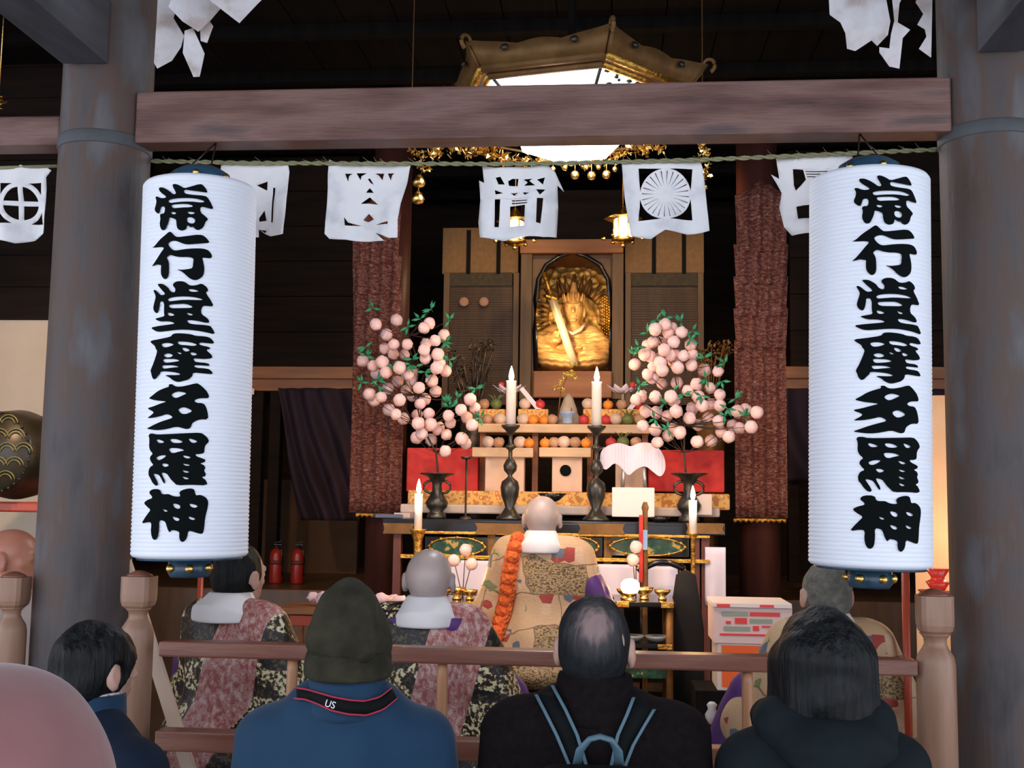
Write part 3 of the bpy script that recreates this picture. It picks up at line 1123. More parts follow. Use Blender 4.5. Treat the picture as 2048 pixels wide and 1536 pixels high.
z2 = lambda s: Z(s, 430, 300, 5.12)
hanging(z2('70 130 140 105 250 145 520 140 760 165 775 240 760 420 735 720 720 880 560 880 430 800 430 880 200 880 120 860 110 380 150 360 60 270'),
        [z2('210 330 330 355 220 390'), z2('420 355 535 320 520 405'), z2('440 690 500 610 520 720 440 725'), z2('300 690 220 610 200 720 290 725'), z2('440 805 520 820 500 850'),
         z2('585 380 612 380 590 740 570 740')],
        ROY + .02, 'white cut paper hanging half hidden behind the left lantern', 1.0)
hanging(z2('1180 110 1250 140 1500 145 1850 120 2010 150 1975 350 1910 560 1880 720 1880 910 1790 915 1640 845 1740 940 1500 925 1330 915 1200 935 1160 890 1175 600 1170 250'),
        [z2('1335 245 1410 245 1375 270 1365 325'), z2('1450 238 1560 240 1500 270 1490 310'), z2('1640 240 1730 240 1715 310 1680 262'), z2('1768 240 1840 240 1815 262 1800 315'),
         z2('1565 300 1585 290 1625 355 1590 335'), z2('1540 430 1580 385 1622 432'), z2('1488 548 1580 478 1672 562 1580 545'), z2('1508 705 1570 645 1622 705 1560 728'),
         z2('1325 690 1360 740 1490 765 1330 772'), z2('1640 768 1780 740 1778 772')],
        ROY + .02, 'white cut paper hanging with stacked arrow shapes, right of the left lantern', 2.5)
z4 = lambda s: Z(s, 700, 0, 2.926)
hanging(z4('770 960 850 980 1100 972 1150 958 1200 1000 1250 1100 1212 1070 1215 1200 1205 1370 1130 1385 1000 1390 900 1405 750 1370 740 1280 755 1150 748 1040 780 1060'),
        [z4('845 1160 878 1160 866 1320 840 1318'), z4('1095 1160 1132 1160 1116 1310 1090 1305'), z4('935 1205 1025 1200 1020 1325 935 1325'),
         z4('852 1040 880 1035 905 1078 868 1078'), z4('925 1060 950 1045 985 1045 980 1088 930 1085'), z4('1015 1050 1070 1050 1050 1062 1085 1090 1018 1088 1040 1070'), z4('1095 1055 1142 1038 1130 1082'),
         z4('845 1108 895 1128 850 1134'), z4('938 1126 985 1126 962 1142'), z4('1010 1126 1050 1130 1022 1142'), z4('1090 1112 1145 1110 1112 1142'),
         z4('945 1168 1040 1172 1035 1177 948 1175'), z4('945 1184 1040 1186 1035 1192 948 1192')],
        ROY + .02, 'white cut paper hanging with a shrine gate pattern, in the middle of the row', 3.7)
cx, cy, cr = 1331, 389, 50
corners = []
for sx, sy, a0 in ((-1, -1, 180), (1, -1, 270), (1, 1, 0), (-1, 1, 90)):
    X0, Y0 = cx + sx * 54, cy + sy * 51
    ar = arcp(cx, cy, cr + 1, a0 + 8, a0 + 82, 8)
    corners.append([(X0, Y0)] + (ar if sx * sy < 0 else ar)[::1])
slits = []
for i in range(24):
    a = i * 15 + 4
    ca, sa = math.cos(R_(a)), math.sin(R_(a))
    p, q = (cx + 17 * ca, cy + 17 * sa), (cx + 47 * ca, cy + 47 * sa)
    slits.append([p, (q[0] - sa * .9, q[1] + ca * .9), (q[0] + sa * .9, q[1] - ca * .9)])
hanging([(1243, 322), (1262, 326), (1400, 318), (1405, 335), (1410, 380), (1417, 465), (1375, 468), (1330, 462), (1302, 478), (1262, 470), (1250, 400)],
        corners + slits, ROY + .02, 'white cut paper hanging with a round chrysanthemum crest', 4.4)
z6 = lambda s: Z(s, 1348, 0, 2.926)
hanging(z6('600 915 720 920 900 900 1050 900 1062 975 1012 990 1000 1250 990 1360 690 1378 650 1320 625 1200 635 1120 575 1005 620 1040'),
        [z6('695 990 755 995 770 1055 740 1090 712 1118 700 1085'), z6('905 1000 945 990 940 1060 890 1058'), z6('715 1210 805 1200 805 1285 722 1285'),
         z6('765 1002 900 998 898 1004 768 1008'), z6('770 1018 895 1014 893 1020 773 1024'), z6('775 1034 890 1030 888 1036 778 1040')],
        ROY + .02, 'white cut paper hanging half hidden behind the right lantern', 5.3)
c6 = lambda s: Z(s, 0, 300, 6.4)
cc = (42, 407)
quad = []
for a0 in (4, 94, 184, 274):
    ar = arcp(cc[0], cc[1], 33, a0 + 4, a0 + 78, 8)
    m = (cc[0] + 7 * math.cos(R_(a0 + 41)), cc[1] + 7 * math.sin(R_(a0 + 41)))
    quad.append([m] + ar)
cor = []
for sx, sy, a0 in ((-1, -1, 180), (1, -1, 270), (1, 1, 0), (-1, 1, 90)):
    ar = arcp(cc[0], cc[1], 43, a0 + 22, a0 + 68, 6)
    cor.append([(cc[0] + sx * 41, cc[1] + sy * 41)] + ar)
hanging([(-22, 340), (30, 338), (42, 330), (60, 337), (88, 332), (105, 342), (93, 355), (94, 380), (88, 430), (84, 465), (65, 480), (30, 487), (-5, 480), (-20, 470)],
        quad + cor, ROY, 'white cut paper hanging with a ringed cross, in the bay left of the left pillar', 6.2)
b = MB().tube([at(-300, 338, ROY), at(-20, 336, ROY), at(118, 332, ROY)], .006, 8)
solo('straw_rope', b, STRAW, 'straw rope holding the ringed cross paper left of the left pillar', 'rope')


# shide papers hanging from a thick rope above the frame
def shide(polys, Y, label, seed):
    me_all = MB()
    for k, p in enumerate(polys):
        w = [at(x, y, Y + .02 * k) for x, y in p]
        n = len(w)
        sh = Vector((0, .0025, 0))
        rr_ = .5 + .4 * math.sin(seed + k * 2)
        cxm = sum(q.x for q in w) / n
        w = [Vector((q.x, q.y + (q.x - cxm) * rr_, q.z)) for q in w]
        me_all.add([q for q in w] + [q + sh for q in w],
                   [tuple(range(n)), tuple(range(2 * n - 1, n - 1, -1))] + [(i, n + i, n + (i + 1) % n, (i + 1) % n) for i in range(n)])
    return solo('paper_streamer', me_all, OLDP, label, 'paper streamer', 'zigzag paper streamers above the cross beam')


z1 = lambda s: Z(s, 0, 0, 2.926)
SY = 3.3
shide([z1('1090 -120 1330 -150 1270 0 1210 110 1160 185 1090 150 1030 90'), z1('1090 190 1130 165 1185 300 1160 440 1130 448 1080 320'), z1('1170 130 1210 100 1245 150 1210 250 1175 240')], SY, 'white folded paper streamer hanging above the left lantern, middle of three', 1)
shide([z1('1330 -120 1560 -130 1480 0 1400 135 1270 55')], SY - .03, 'white folded paper streamer, rightmost of those beside the left pillar', 2)
shide([z1('940 -80 1050 -80 1010 100 1060 190 1045 260 1000 350 930 410 915 380 930 130')], SY + .05, 'white folded paper streamer touching the right side of the left pillar', 3)
shide([z6('895 -100 1230 -120 1275 110 1260 190 1195 260 1160 230 1060 300 1010 290 1000 200 970 140 905 100')], SY, 'wide crumpled white paper streamer above the right end of the beam', 4)
shide([z6('1270 -80 1370 -80 1320 20 1310 130 1385 170 1340 220 1320 400 1260 390 1200 310 1200 280 1260 285 1270 200 1290 120')], SY + .02, 'narrow zigzag paper streamer left of the right pillar', 5)
shide([z6('1410 20 1440 -60 1520 -60 1510 330 1430 290 1480 210 1470 170 1420 150 1460 80')], SY + .08, 'paper streamer half tucked behind the right pillar', 6)
ra, rb2 = at(280, -30, SY + .04), at(1960, -46, SY + .04)
b = MB()
for k in range(3):
    q = []
    for i in range(160):
        t = i / 159
        a = i * .45 + k * 2.1
        p = ra.lerp(rb2, t)
        q.append((p.x, p.y + .014 * math.cos(a), p.z + .014 * math.sin(a) - .02 * math.sin(PI * t)))
    b.tube(q, .014, 6)
solo('sacred_rope', b, STRAW, 'thick twisted straw rope above the beam that carries the paper streamers', 'rope')

# ================================================================== GILT CANOPY WITH LIT GLASS
HC = Vector((-.18, 4.95))
HS = .53
ang0 = 227
cor6 = [Vector((HC.x + HS * math.cos(R_(ang0 + 60 * k)), HC.y + HS * math.sin(R_(ang0 + 60 * k)))) for k in range(6)]
rz = at(1075, 100, 4.5).z
T = thing('canopy_lamp', 'six-sided gilt canopy lamp with scalloped rim and glowing white glass behind the cross beam', 'lamp', (HC.x, HC.y, rz - .5))


def hexpt(k, s, z):
    p = cor6[k % 6]
    return Vector((HC.x + (p.x - HC.x) * s, HC.y + (p.y - HC.y) * s, z))


for k in range(6):
    a, b2 = cor6[k], cor6[(k + 1) % 6]
    mb = MB()
    N = 36
    up, lo = [], []
    for i in range(N + 1):
        t = i / N
        p = a.lerp(b2, t)
        h = .02 + .014 * abs(math.sin(t * PI * 3)) + .01 * (1 - abs(2 * t - 1)) + .035 * abs(2 * t - 1) ** 4
        out = (p - HC) * (.07 + .07 * abs(2 * t - 1) ** 3)
        up.append((p.x + out.x, p.y + out.y, rz + h * .85))
        lo.append((p.x, p.y, rz - .045))
    nr = ((a + b2) / 2 - HC).normalized()
    mb.ribbon(up, lo, .016, (nr.x, nr.y, 0))
    rimp = part('rim_board', mb, GOLDD, T, True)
    for t in (.22, .78):
        p = a.lerp(b2, t)
        mb = MB().lathe((p.x + nr.x * .05, p.y + nr.y * .05, rz + .005), [(.012, 0), (.017, .012), (.008, .02)], 12, axis=(nr.x, nr.y, .35))
        part('stud', mb, BRONZE, rimp, True)
    # soffit moulding
    mb = MB()
    for s0, dz, th in ((1.0, -.05, .03), (.93, -.075, .022)):
        p, q = hexpt(k, s0, rz + dz), hexpt(k + 1, s0, rz + dz)
        mb.tube([p, q], th * .7, 6)
    part('moulding', mb, GOLDF if k % 2 else GOLDD, T, True)
    # glass pane and its bars
    p, q, r2_, s2 = hexpt(k, .9, rz - .07), hexpt(k + 1, .9, rz - .07), hexpt(k + 1, .46, rz - .225), hexpt(k, .46, rz - .225)
    inn = Vector((-nr.x, -nr.y, 0)) * .004
    mb = MB().add([p, q, r2_, s2, p + inn, q + inn, r2_ + inn, s2 + inn], [(0, 1, 2, 3), (7, 6, 5, 4), (0, 4, 5, 1), (1, 5, 6, 2), (2, 6, 7, 3), (3, 7, 4, 0)])
    part('glass_pane', mb, GLOWW, T, True)
    mb = MB().tube([p, s2], .008, 6)
    part('corner_bar', mb, BRONZE, T, True)
    if k in (1, 2, 4):
        random.seed(20 + k)
        mb = MB()
        for i in range(26):
            u, v = random.uniform(.05, .95), random.uniform(.03, .3 if k != 1 else .55)
            c0 = p.lerp(q, u).lerp(s2.lerp(r2_, u), v) + Vector((nr.x, nr.y, 0)) * .006
            mb.ball(c0, random.uniform(.008, .018), 6, 4, .008)
        part('fretwork', mb, BRONZE, T, True)
    # upturned curl at each corner
    o = (cor6[k] - HC).normalized()
    mb = MB()
    pc = []
    for i in range(16):
        t = i / 15
        a_ = -1.2 + t * 5.2
        r_ = .034 * (1 - .55 * t)
        u = .085 + r_ * math.cos(a_)
        pc.append((cor6[k].x + o.x * u, cor6[k].y + o.y * u, rz + .045 + r_ * math.sin(a_)))
    mb.tube(pc, .010, 8, .006)
    part('corner_curl', mb, GOLDD, T, True)
mb = MB()
vs = [hexpt(k, .46, rz - .225) for k in range(6)] + [hexpt(k, .43, rz - .275) for k in range(6)]
mb.add(vs, [tuple(range(6, 12))] + [(k, (k + 1) % 6, 6 + (k + 1) % 6, 6 + k) for k in range(6)])
part('bottom_glass', mb, GLOWW, T, True)
mb = MB()
mb.add([hexpt(k, .98, rz - .02) for k in range(6)] + [hexpt(k, .9, rz + .06) for k in range(6)], [tuple(range(6)), tuple(range(11, 5, -1))] + [(k, (k + 1) % 6, 6 + (k + 1) % 6, 6 + k) for k in range(6)])
mb.lathe((HC.x, HC.y, rz + .05), [(.3, 0), (.06, .12), (.02, .2), (.012, 4.5 - rz - .05)], 12)
part('top_board', mb, W_DARK, T, True)
lc = lamp('canopy_lamp_light', 'POINT', (HC.x, HC.y, rz - .42), 22, (.9, .92, 1), .12)


def leafcluster(mb, c, r, n, seed):
    random.seed(seed)
    for i in range(n):
        d = Vector((random.gauss(0, 1), random.gauss(0, .7), random.gauss(0, 1))).normalized()
        p = c + d * r * random.uniform(.2, 1)
        a = Vector((random.gauss(0, 1), random.gauss(0, 1), random.gauss(0, 1))).normalized()
        b2 = a.cross(d).normalized()
        s = r * random.uniform(.22, .42)
        n_ = a.cross(b2) * .0015
        q = [p + a * s, p + b2 * s * .5, p - a * s * .8, p - b2 * s * .5]
        mb.add([x + n_ for x in q] + [x - n_ for x in q], [(0, 1, 2, 3), (7, 6, 5, 4), (0, 4, 5, 1), (1, 5, 6, 2), (2, 6, 7, 3), (3, 7, 4, 0)])


# gilt pendants and garlands hung from the canopy rim
GY = 5.45
CT = thing('pendant_garland', 'gold filigree garlands and bells hanging below the canopy, seen under the cross beam', 'ornament', (HC.x, GY, rz - .6))
segs = [(870, 300), (905, 296), (935, 300), (962, 292), (985, 302), (1010, 318), (1045, 322), (1085, 326), (1130, 322), (1170, 322), (1205, 318), (1235, 310), (1262, 290), (1290, 296), (1318, 290)]
for i, (x, y) in enumerate(segs):
    mb = MB()
    leafcluster(mb, at(x, y, GY), .048 if i not in (3, 4, 12) else .062, 44, i)
    part('filigree_leaf_cluster', mb, GOLD, CT, True)
for i, (x, y, r) in enumerate(((1150, 350, .022), (1183, 351, .022), (1213, 349, .022), (1130, 335, .014), (1172, 334, .014), (1230, 338, .014), (1106, 338, .014), (1197, 334, .013))):
    p = at(x, y, GY - .05)
    mb = MB().ball(p, r, 12, 8)
    mb.tube([p + Vector((0, 0, r)), p + Vector((0, 0, .08))], .002, 5)
    part('bell', mb, GOLD, CT, True)
mb = MB()
mb.tube([at(870, 285, GY), at(985, 292, GY), at(1100, 312, GY), at(1215, 305, GY), at(1320, 280, GY)], .006, 6)
for x in (870, 985, 1100, 1215, 1320):
    p = at(x, 290, GY)
    mb.tube([p, Vector((p.x, p.y, rz))], .003, 5)
part('chain', mb, GOLDD, CT, True)
for nm, xs_, ys_ in (('gold beaded pendant hanging left of the canopy with a tulip-shaped end', (822, 838, 846, 838, 836), (288, 308, 335, 362, 395)), ('gold beaded pendant hanging right of the canopy near the chrysanthemum paper', (1405, 1408, 1412, 1410, 1408), (288, 300, 318, 345, 372))):
    p0 = at(xs_[0], ys_[0], 5.2)
    pe = at(xs_[-1], ys_[-1], 5.2)
    TT = thing('beaded_pendant', nm, 'ornament', (pe.x, 5.2, pe.z))
    left = xs_[0] < 1000
    for i, (x, y) in enumerate(zip(xs_, ys_)):
        mb = MB()
        p = at(x, y, 5.2)
        if i == len(xs_) - 1 or (i == 3 and left):
            rr_ = .032 if left else .02
            mb.lathe(p - Vector((0, 0, rr_)), [(.004, 0), (rr_ * .8, rr_ * .25), (rr_, rr_ * .8), (rr_ * .6, rr_ * 1.6), (.006, rr_ * 2)], 10)
            part('bell', mb, GOLD, TT, True)
        else:
            leafcluster(mb, p, .038, 20, i + (50 if left else 80))
            part('filigree_leaf_cluster', mb, GOLD, TT, True)
    mb = MB().tube([Vector((p0.x, 5.2, 4.53))] + [at(x, y, 5.2) for x, y in zip(xs_, ys_)], .003, 5)
    part('chain', mb, GOLDD, TT, True)
# small gold glint beyond the left bay
mb = MB()
leafcluster(mb, at(-3, 200, 5.0), .05, 26, 99)
mb.tube([at(-3, 200, 5.0), Vector((at(-3, 200, 5.0).x, 5.0, 4.5))], .003, 5)
solo('beaded_pendant', mb, GOLD, 'gold pendant at the far left edge above the side beam', 'ornament')

# ================================================================== BACK: SHRINE CABINET WITH THE STATUE
SYP = 8.3
NT = thing('shrine_cabinet', 'tall wooden shrine cabinet with an arched niche that holds the gilded statue', 'cabinet', (at(1140, 900, SYP).x, SYP, 1.24))
for x0, x1 in ((1040, 1063), (1224, 1247)):
    part('side_post', prect(x0, 506, x1, 800, SYP - .06, .5), W_DOOR, NT, True)
mb = prect(1040, 478, 1247, 506, SYP - .08, .5)
part('lintel', mb, W_ORANGE, NT, True)
mb = MB()
out = [at(x, y, SYP) for x, y in ((1062, 506), (1226, 506), (1226, 800), (1062, 800))]
arch = [(1072, 742), (1070, 660), (1071, 600), (1077, 560), (1092, 532), (1120, 514), (1146, 506), (1172, 514), (1200, 531), (1216, 560), (1222, 600), (1223, 660), (1221, 742)]
ar = [at(x, y, SYP) for x, y in arch]
me = fill2d([[(p.x, p.z) for p in out], [(p.x, p.z) for p in ar]])
bm = bmesh.new()
bm.from_mesh(me)
for v in bm.verts:
    v.co = Vector((v.co.x, SYP, v.co.y)) - Vector(NT.location)
gf = bmesh.ops.extrude_face_region(bm, geom=bm.faces[:])
for g in gf['geom']:
    if isinstance(g, bmesh.types.BMVert):
        g.co.y += .05
me = bpy.data.meshes.new('arch_board')
bm.to_mesh(me)
bm.free()
part('arch_board', me, M('dark_arch_wood', (.10, .05, .02), .5, col2=(.16, .08, .035), scale=8), NT)
mb = MB().tube([p + Vector((0, -.02, 0)) for p in ar], .018, 8)
part('arch_moulding', mb, BLACKL, NT, True)
mb = MB()
bx0, bx1 = at(1062, 600, SYP + .5), at(1226, 600, SYP + .5)
zt2, zb2 = at(1140, 500, SYP).z, at(1140, 800, SYP).z
mb.box(((bx0.x + bx1.x) / 2, SYP + .5, (zt2 + zb2) / 2), (bx1.x - bx0.x + .1, .04, zt2 - zb2))
part('back_panel', mb, M('gilt_back_panel', (.6, .34, .07), .4, .7, col2=(.35, .16, .03), scale=20, tex='voronoi', bump=.8), NT, True)
mb = prect(1066, 742, 1224, 796, SYP - .12, .55, .01)
part('statue_shelf', mb, W_ORANGE, NT, True)
mb = prect(1040, 796, 1247, 1030, SYP - .06, .5)
part('lower_cabinet', mb, W_WALL, NT, True)
mb = prect(1041, 380, 1246, 478, SYP - .02, .5)
part('top_board', mb, W_WALL, NT, True)

for (x0, x1), lab in (((885, 1037), 'golden cloth and reed blind hanging left of the statue niche'), ((1250, 1408), 'golden cloth and reed blind hanging right of the statue niche')):
    c = at((x0 + x1) / 2, 830, SYP)
    BT = thing('reed_blind', lab, 'blind', (c.x, SYP, c.z))
    mb = prect(x0, 455, x1, 548, SYP, .03)
    part('valance', mb, M('golden_valance_cloth', (.17, .085, .022), .6, col2=(.21, .11, .035), scale=30), BT, True)
    for xx in (x0 + (52 if x0 < 1000 else 58), x0 + (112 if x0 < 1000 else 118)):
        mb = prect(xx - 4, 460, xx + 4, 548, SYP - .012, .01, .001)
        part('ribbon', mb, BLKWEB, BT, True)
    mb = MB()
    for i in range(70):
        y = 572 + i * 3.4
        prect(x0 + 12, y, x1 - 12, y + 2.5, SYP + .005, .012, 0, mb)
    part('reed_screen', mb, M('brown_reeds' + lab[-9:-5], (.05, .022, .008), .5, col2=(.09, .042, .015), scale=3, stretch=(6, 1, .6)), BT, True)
    mb = prect(x0 + 12, 545, x1 - 12, 572, SYP - .01, .03)
    part('header_band', mb, M('green_brown_band', (.03, .022, .009), .7, col2=(.05, .038, .018), scale=40), BT, True)
    mb = MB()
    prect(x0, 545, x0 + 12, 815, SYP - .02, .05, mb=mb)
    prect(x1 - 12, 545, x1, 815, SYP - .02, .05, mb=mb)
    part('edge_band', mb, W_DOOR, BT, True)
    if x0 < 1000:
        for xx in (928, 968):
            p = at(xx, 604, SYP - .02)
            part('roundel', MB().lathe(p, [(.036, 0), (.036, .01), (.02, .014)], 20, axis=(0, -1, 0)), M('dusty_pink_roundel', (.4, .22, .15), .7), BT, True)

# statue
s_c = at(1146, 745, SYP + .22)
ST = thing('seated_statue', 'gilded seated statue holding an upright sword in the arched niche', 'statue', (s_c.x, SYP + .22, s_c.z))
f = Field((-.42, -.3, -.02), (.42, .3, .95), .008)
f.ell((0, .02, .07), (.3, .2, .075), .03)
f.ell((-.15, -.1, .09), (.13, .1, .07), .03).ell((.15, -.1, .09), (.13, .1, .07), .03)
f.ell((0, 0, .2), (.15, .1, .15), .05)
f.cone((-.1, 0, .29), (.1, 0, .29), .07, .07, .03)
f.cone((-.14, 0, .29), (-.24, -.05, .2), .08, .1, .03).cone((-.24, -.05, .2), (-.13, -.17, .24), .085, .05, .03)
f.cone((.14, 0, .29), (.23, -.04, .17), .07, .09, .03).cone((.23, -.04, .17), (.08, -.17, .15), .075, .045, .03)
f.ell((-.12, -.2, .26), (.032, .032, .032), .01).ell((.05, -.19, .15), (.035, .03, .025), .01)
for i in range(4):
    f.cone((-.13 + .012 * i, -.225, .242 + i * .014), (-.10, -.235, .242 + i * .014), .0085, .008, .002)
    f.cone((.03 + .012 * i, -.215, .15), (.03 + .012 * i, -.24, .165), .0085, .007, .002)
f.cone((0, 0, .3), (0, -.01, .38), .05, .05, .02)
f.ell((0, -.02, .475), (.078, .085, .1), .015)
f.ell((0, -.04, .42), (.06, .066, .055), .02)
f.cone((0, -.10, .49), (0, -.122, .45), .010, .017, .01)
for q_ in (-1, 1):
    f.ell((q_ * .031, -.1, .487), (.02, .014, .012), 0, sub=True).ell((q_ * .031, -.088, .486), (.016, .013, .009), .002)
    f.cone((q_ * .052, -.09, .512), (q_ * .012, -.105, .503), .007, .007, .006)
    f.ell((q_ * .082, -.01, .46), (.014, .022, .045), .005)
    f.cone((q_ * .02, -.1, .43), (q_ * .04, -.085, .42), .006, .003, .004)
f.cone((-.022, -.105, .415), (.022, -.105, .415), .008, .008, .004).cone((-.016, -.1, .385), (.016, -.1, .385), .012, .012, .01)
f.ell((0, 0, .57), (.062, .066, .05), .015).cone((0, 0, .6), (0, 0, .68), .036, .018, .015)
for k in range(7):
    a = (k - 3) * .5
    f.cone((.072 * math.sin(a), -.072 * math.cos(a), .54), (.085 * math.sin(a), -.085 * math.cos(a), .6), .013, .006, .006)


def stripes(V):
    out = V.copy()
    for i, p in enumerate(V):
        if p[2] < .3:
            out[i, 1] -= .006 * math.sin(p[2] * 150 + 4 * math.cos(p[0] * 6)) * (1 if p[1] < 0 else -1)
            out[i, 2] += .003 * math.sin(p[0] * 90)
    return out


part('figure', f.mesh('figure', stripes), M('gilded_figure', (.75, .46, .17), .5, .2, col2=(.5, .26, .08), scale=9, bump=.3, bscale=40), ST)
mb = MB()
A, B2 = Vector((-.15, -.255, .52)), Vector((.02, -.26, .02))
hh = Vector((.028, 0, .008))
mid = A.lerp(B2, .55)
mb.ribbon([A + hh * .3, A.lerp(B2, .06) + hh, mid + hh, B2 + hh * .9], [A - hh * .3, A.lerp(B2, .06) - hh, mid - hh, B2 - hh * .9], .008)
sw = part('sword_blade', mb, M('pale_gilt_blade', (.95, .8, .55), .3, .5), ST)
mb = MB().tube([(-.155, -.255, .53), (-.215, -.25, .72)], .018, 8)
mb.box((-.155, -.255, .53), (.09, .03, .018), Matrix.Rotation(.3, 3, 'Y'), .004)
part('sword_hilt', mb, GOLDF, ST)
mb = MB().tube([(-.09, -.1, .36), (-.05, -.15, .30), (0, -.175, .27), (.05, -.15, .30), (.09, -.1, .36)], .02, 10, None, .6)
part('collar', mb, M('pale_gilt_collar', (.95, .78, .5), .5), ST)
mb = MB()
for i in range(7):
    for j in range(26):
        mb.ball((.22 + i * .017, .12 + .02 * math.cos(i * .8), .05 + j * .022 + (i % 2) * .011), .0125, 6, 4)
part('scale_drape', mb, GOLDF, ST, label='gold scale-patterned drapery at the right side of the statue')
mb = MB()
for i in range(24):
    a = PI * (i / 23) * 1.15 - .23
    mb.cone = None
    mb.tube([(.2 * math.cos(a), .14, .45 + .2 * math.sin(a)), (.30 * math.cos(a) + .02 * math.sin(i * 2.2), .15, .45 + .34 * math.sin(a))], .022, 6, .005)
part('halo', mb, M('dark_gilt_halo', (.2, .1, .025), .5, .5, col2=(.35, .18, .05), scale=20), ST)
sp = lamp('statue_spot_light', 'SPOT', (s_c.x - .12, SYP - .5, s_c.z + .2), 34, (1.0, .74, .4), .03, spot=R_(58))
aim(sp, (s_c.x, SYP + .22, s_c.z + .26))

# hanging bronze lanterns with lit windows
def hlan(px, py, Y, label, lit=True):
    c = at(px, py, Y)
    T = thing('hanging_lantern', label, 'lantern', (c.x, Y, c.z - .08), 0, 'gilt hanging lanterns in front of the niche')
    mb = MB().lathe((0, 0, 0), [(.04, -.02), (.075, -.005), (.078, .012), (.06, .02)], 6)
    mb.lathe((0, 0, -.05), [(.005, 0), (.02, .012), (.01, .03)], 8)
    for k in range(6):
        a = k * PI / 3
        mb.lathe((.062 * math.cos(a), .062 * math.sin(a), .015), [(.005, 0), (.005, .135)], 6)
    part('frame', mb, GOLD, T)
    part('lit_window', MB().lathe((0, 0, .02), [(.054, 0), (.054, .125)], 6), GLOWY, T)
    mb = MB().lathe((0, 0, .145), [(.13, 0), (.12, .012), (.06, .03), (.035, .06), (.03, .07), (.012, .09)], 6)
    for k in range(6):
        a = k * PI / 3
        mb.ball((.13 * math.cos(a), .13 * math.sin(a), .012), .014, 8, 6)
    mb.lathe((0, 0, .23), [(.004, 0), (.004, 4.5 - (c.z + .15))], 6)
    part('roof', mb, GOLD, T)
    lamp('hanging_lantern_light', 'POINT', (c.x, Y - .12, c.z - .05), 4, WARM, .06)


hlan(1246, 457, 7.4, 'small gilt hanging lantern with a glowing window beside the chrysanthemum paper')
hlan(1030, 462, 7.4, 'small gilt hanging lantern shining through the middle paper hanging')

# side pillars with long brocade banners
for (x0, x1), (t_, b_), px_, lab in (((712, 806), (430, 1026), (722, 800), 'left'), ((1466, 1572), (400, 1036), (1482, 1568), 'right')):
    Y = 7.0
    l, r = at(px_[0], 1100, Y), at(px_[1], 1100, Y)
    rad = (r.x - l.x) / 2
    mb = MB().lathe(((l.x + r.x) / 2, Y + rad, FLZ), [(rad, 0), (rad, 4.5 - FLZ)], 28)
    solo('inner_pillar', mb, M('dark_red_pillar_wood_' + lab, (.05, .014, .012), .45, col2=(.09, .028, .02), scale=3, stretch=(3, 3, .4)),
         'dark red inner pillar behind the %s brocade banner' % lab, 'pillar')
    c = at((x0 + x1) / 2, b_, Y - .04)
    BT = thing('brocade_banner', 'long red brown brocade banner hanging %s of the altar' % lab, 'banner', (c.x, Y - .04, c.z))
    n = 5
    for i in range(n):
        ya = t_ + [0, .24, .40, .56, .72][i] * (b_ - t_) * .62
        yb = b_ if i == n - 1 else t_ + [0, .24, .40, .56, .72][i + 1] * (b_ - t_) * .62 + 16
        a1, a2 = at(x0, ya, Y), at(x1, yb, Y)
        w = (a2.x - a1.x) * (1 - .03 * (i == 0))
        cxx = (a1.x + a2.x) / 2
        mb = MB()
        N, Mz = 40, 10
        vs, fs = [], []
        for j in range(Mz + 1):
            t = j / Mz
            ww = w * (1.0 - .10 * (i < 4) * t + (.03 if i < 4 else 0))
            for k in range(N + 1):
                u = k / N - .5
                zz = a1.z + (a2.z - a1.z) * t
                if i == 0 and j == 0:
                    zz += (.09 * (1 - abs(u) * 2))
                yy = Y - .05 - (n - i) * .012 + .014 * math.sin(u * 2 * PI * 4 + i)
                vs.append((cxx + u * ww, yy, zz))
        for j in range(Mz):
            for k in range(N):
                q = j * (N + 1) + k
                fs.append((q, q + 1, q + N + 2, q + N + 1))
        m0 = len(vs)
        vs += [(p[0], p[1] + .01, p[2]) for p in vs]
        fs += [tuple(i2 + m0 for i2 in fc[::-1]) for fc in list(fs)]
        for k in range(N):
            fs.append((k, m0 + k, m0 + k + 1, k + 1))
            q = Mz * (N + 1) + k
            fs.append((q, q + 1, m0 + q + 1, m0 + q))
        for j in range(Mz):
            for q in (j * (N + 1), j * (N + 1) + N):
                fs.append((q, q + N + 1, m0 + q + N + 1, m0 + q))
        mb.add(vs, fs, True)
        part('banner_tier', mb, PILB, BT, True)
    mb = MB()
    ba, bb_ = at(x0, b_, Y - .06), at(x1, b_, Y - .06)
    for k in range(60):
        x = ba.x + (bb_.x - ba.x) * (k + .5) / 60
        mb.tube([(x, Y - .07, ba.z), (x, Y - .07, ba.z - .022 - .006 * math.sin(k))], .003, 4)
    part('gold_fringe', mb, GOLDF, BT, True)

# purple curtain left, paper strips under the lintel
CY = 8.15


def curtain(x0, x1, y0, y1, Y, label, sw_, mt=AUBERG):
    a, c = at(x0, y0, Y), at(x1, y0, Y)
    d, e = at(x0 + sw_[0], y1, Y), at(x1 + sw_[1], y1, Y)
    N, Mz = 90, 30
    vs, fs = [], []
    for j in range(Mz + 1):
        t = j / Mz
        for k in range(N + 1):
            u = k / N
            x = (a.x + (c.x - a.x) * u) * (1 - t) + (d.x + (e.x - d.x) * u) * t
            z = (a.z + (d.z - a.z) * t)
            yy = Y + .035 * math.sin(u * 26 - t * 7 + 2 * math.sin(t * 2 + u * 3)) * (.5 + .6 * t) + .02 * math.sin(u * 9 + t * 5)
            vs.append((x, yy, z))
    for j in range(Mz):
        for k in range(N):
            q = j * (N + 1) + k
            fs.append((q, q + 1, q + N + 2, q + N + 1))
    mb = MB().add(vs, fs, True)
    o = solo('curtain', mb, mt, label, 'curtain')
    md = o.modifiers.new('thickness', 'SOLIDIFY')
    md.thickness = .006
    return o


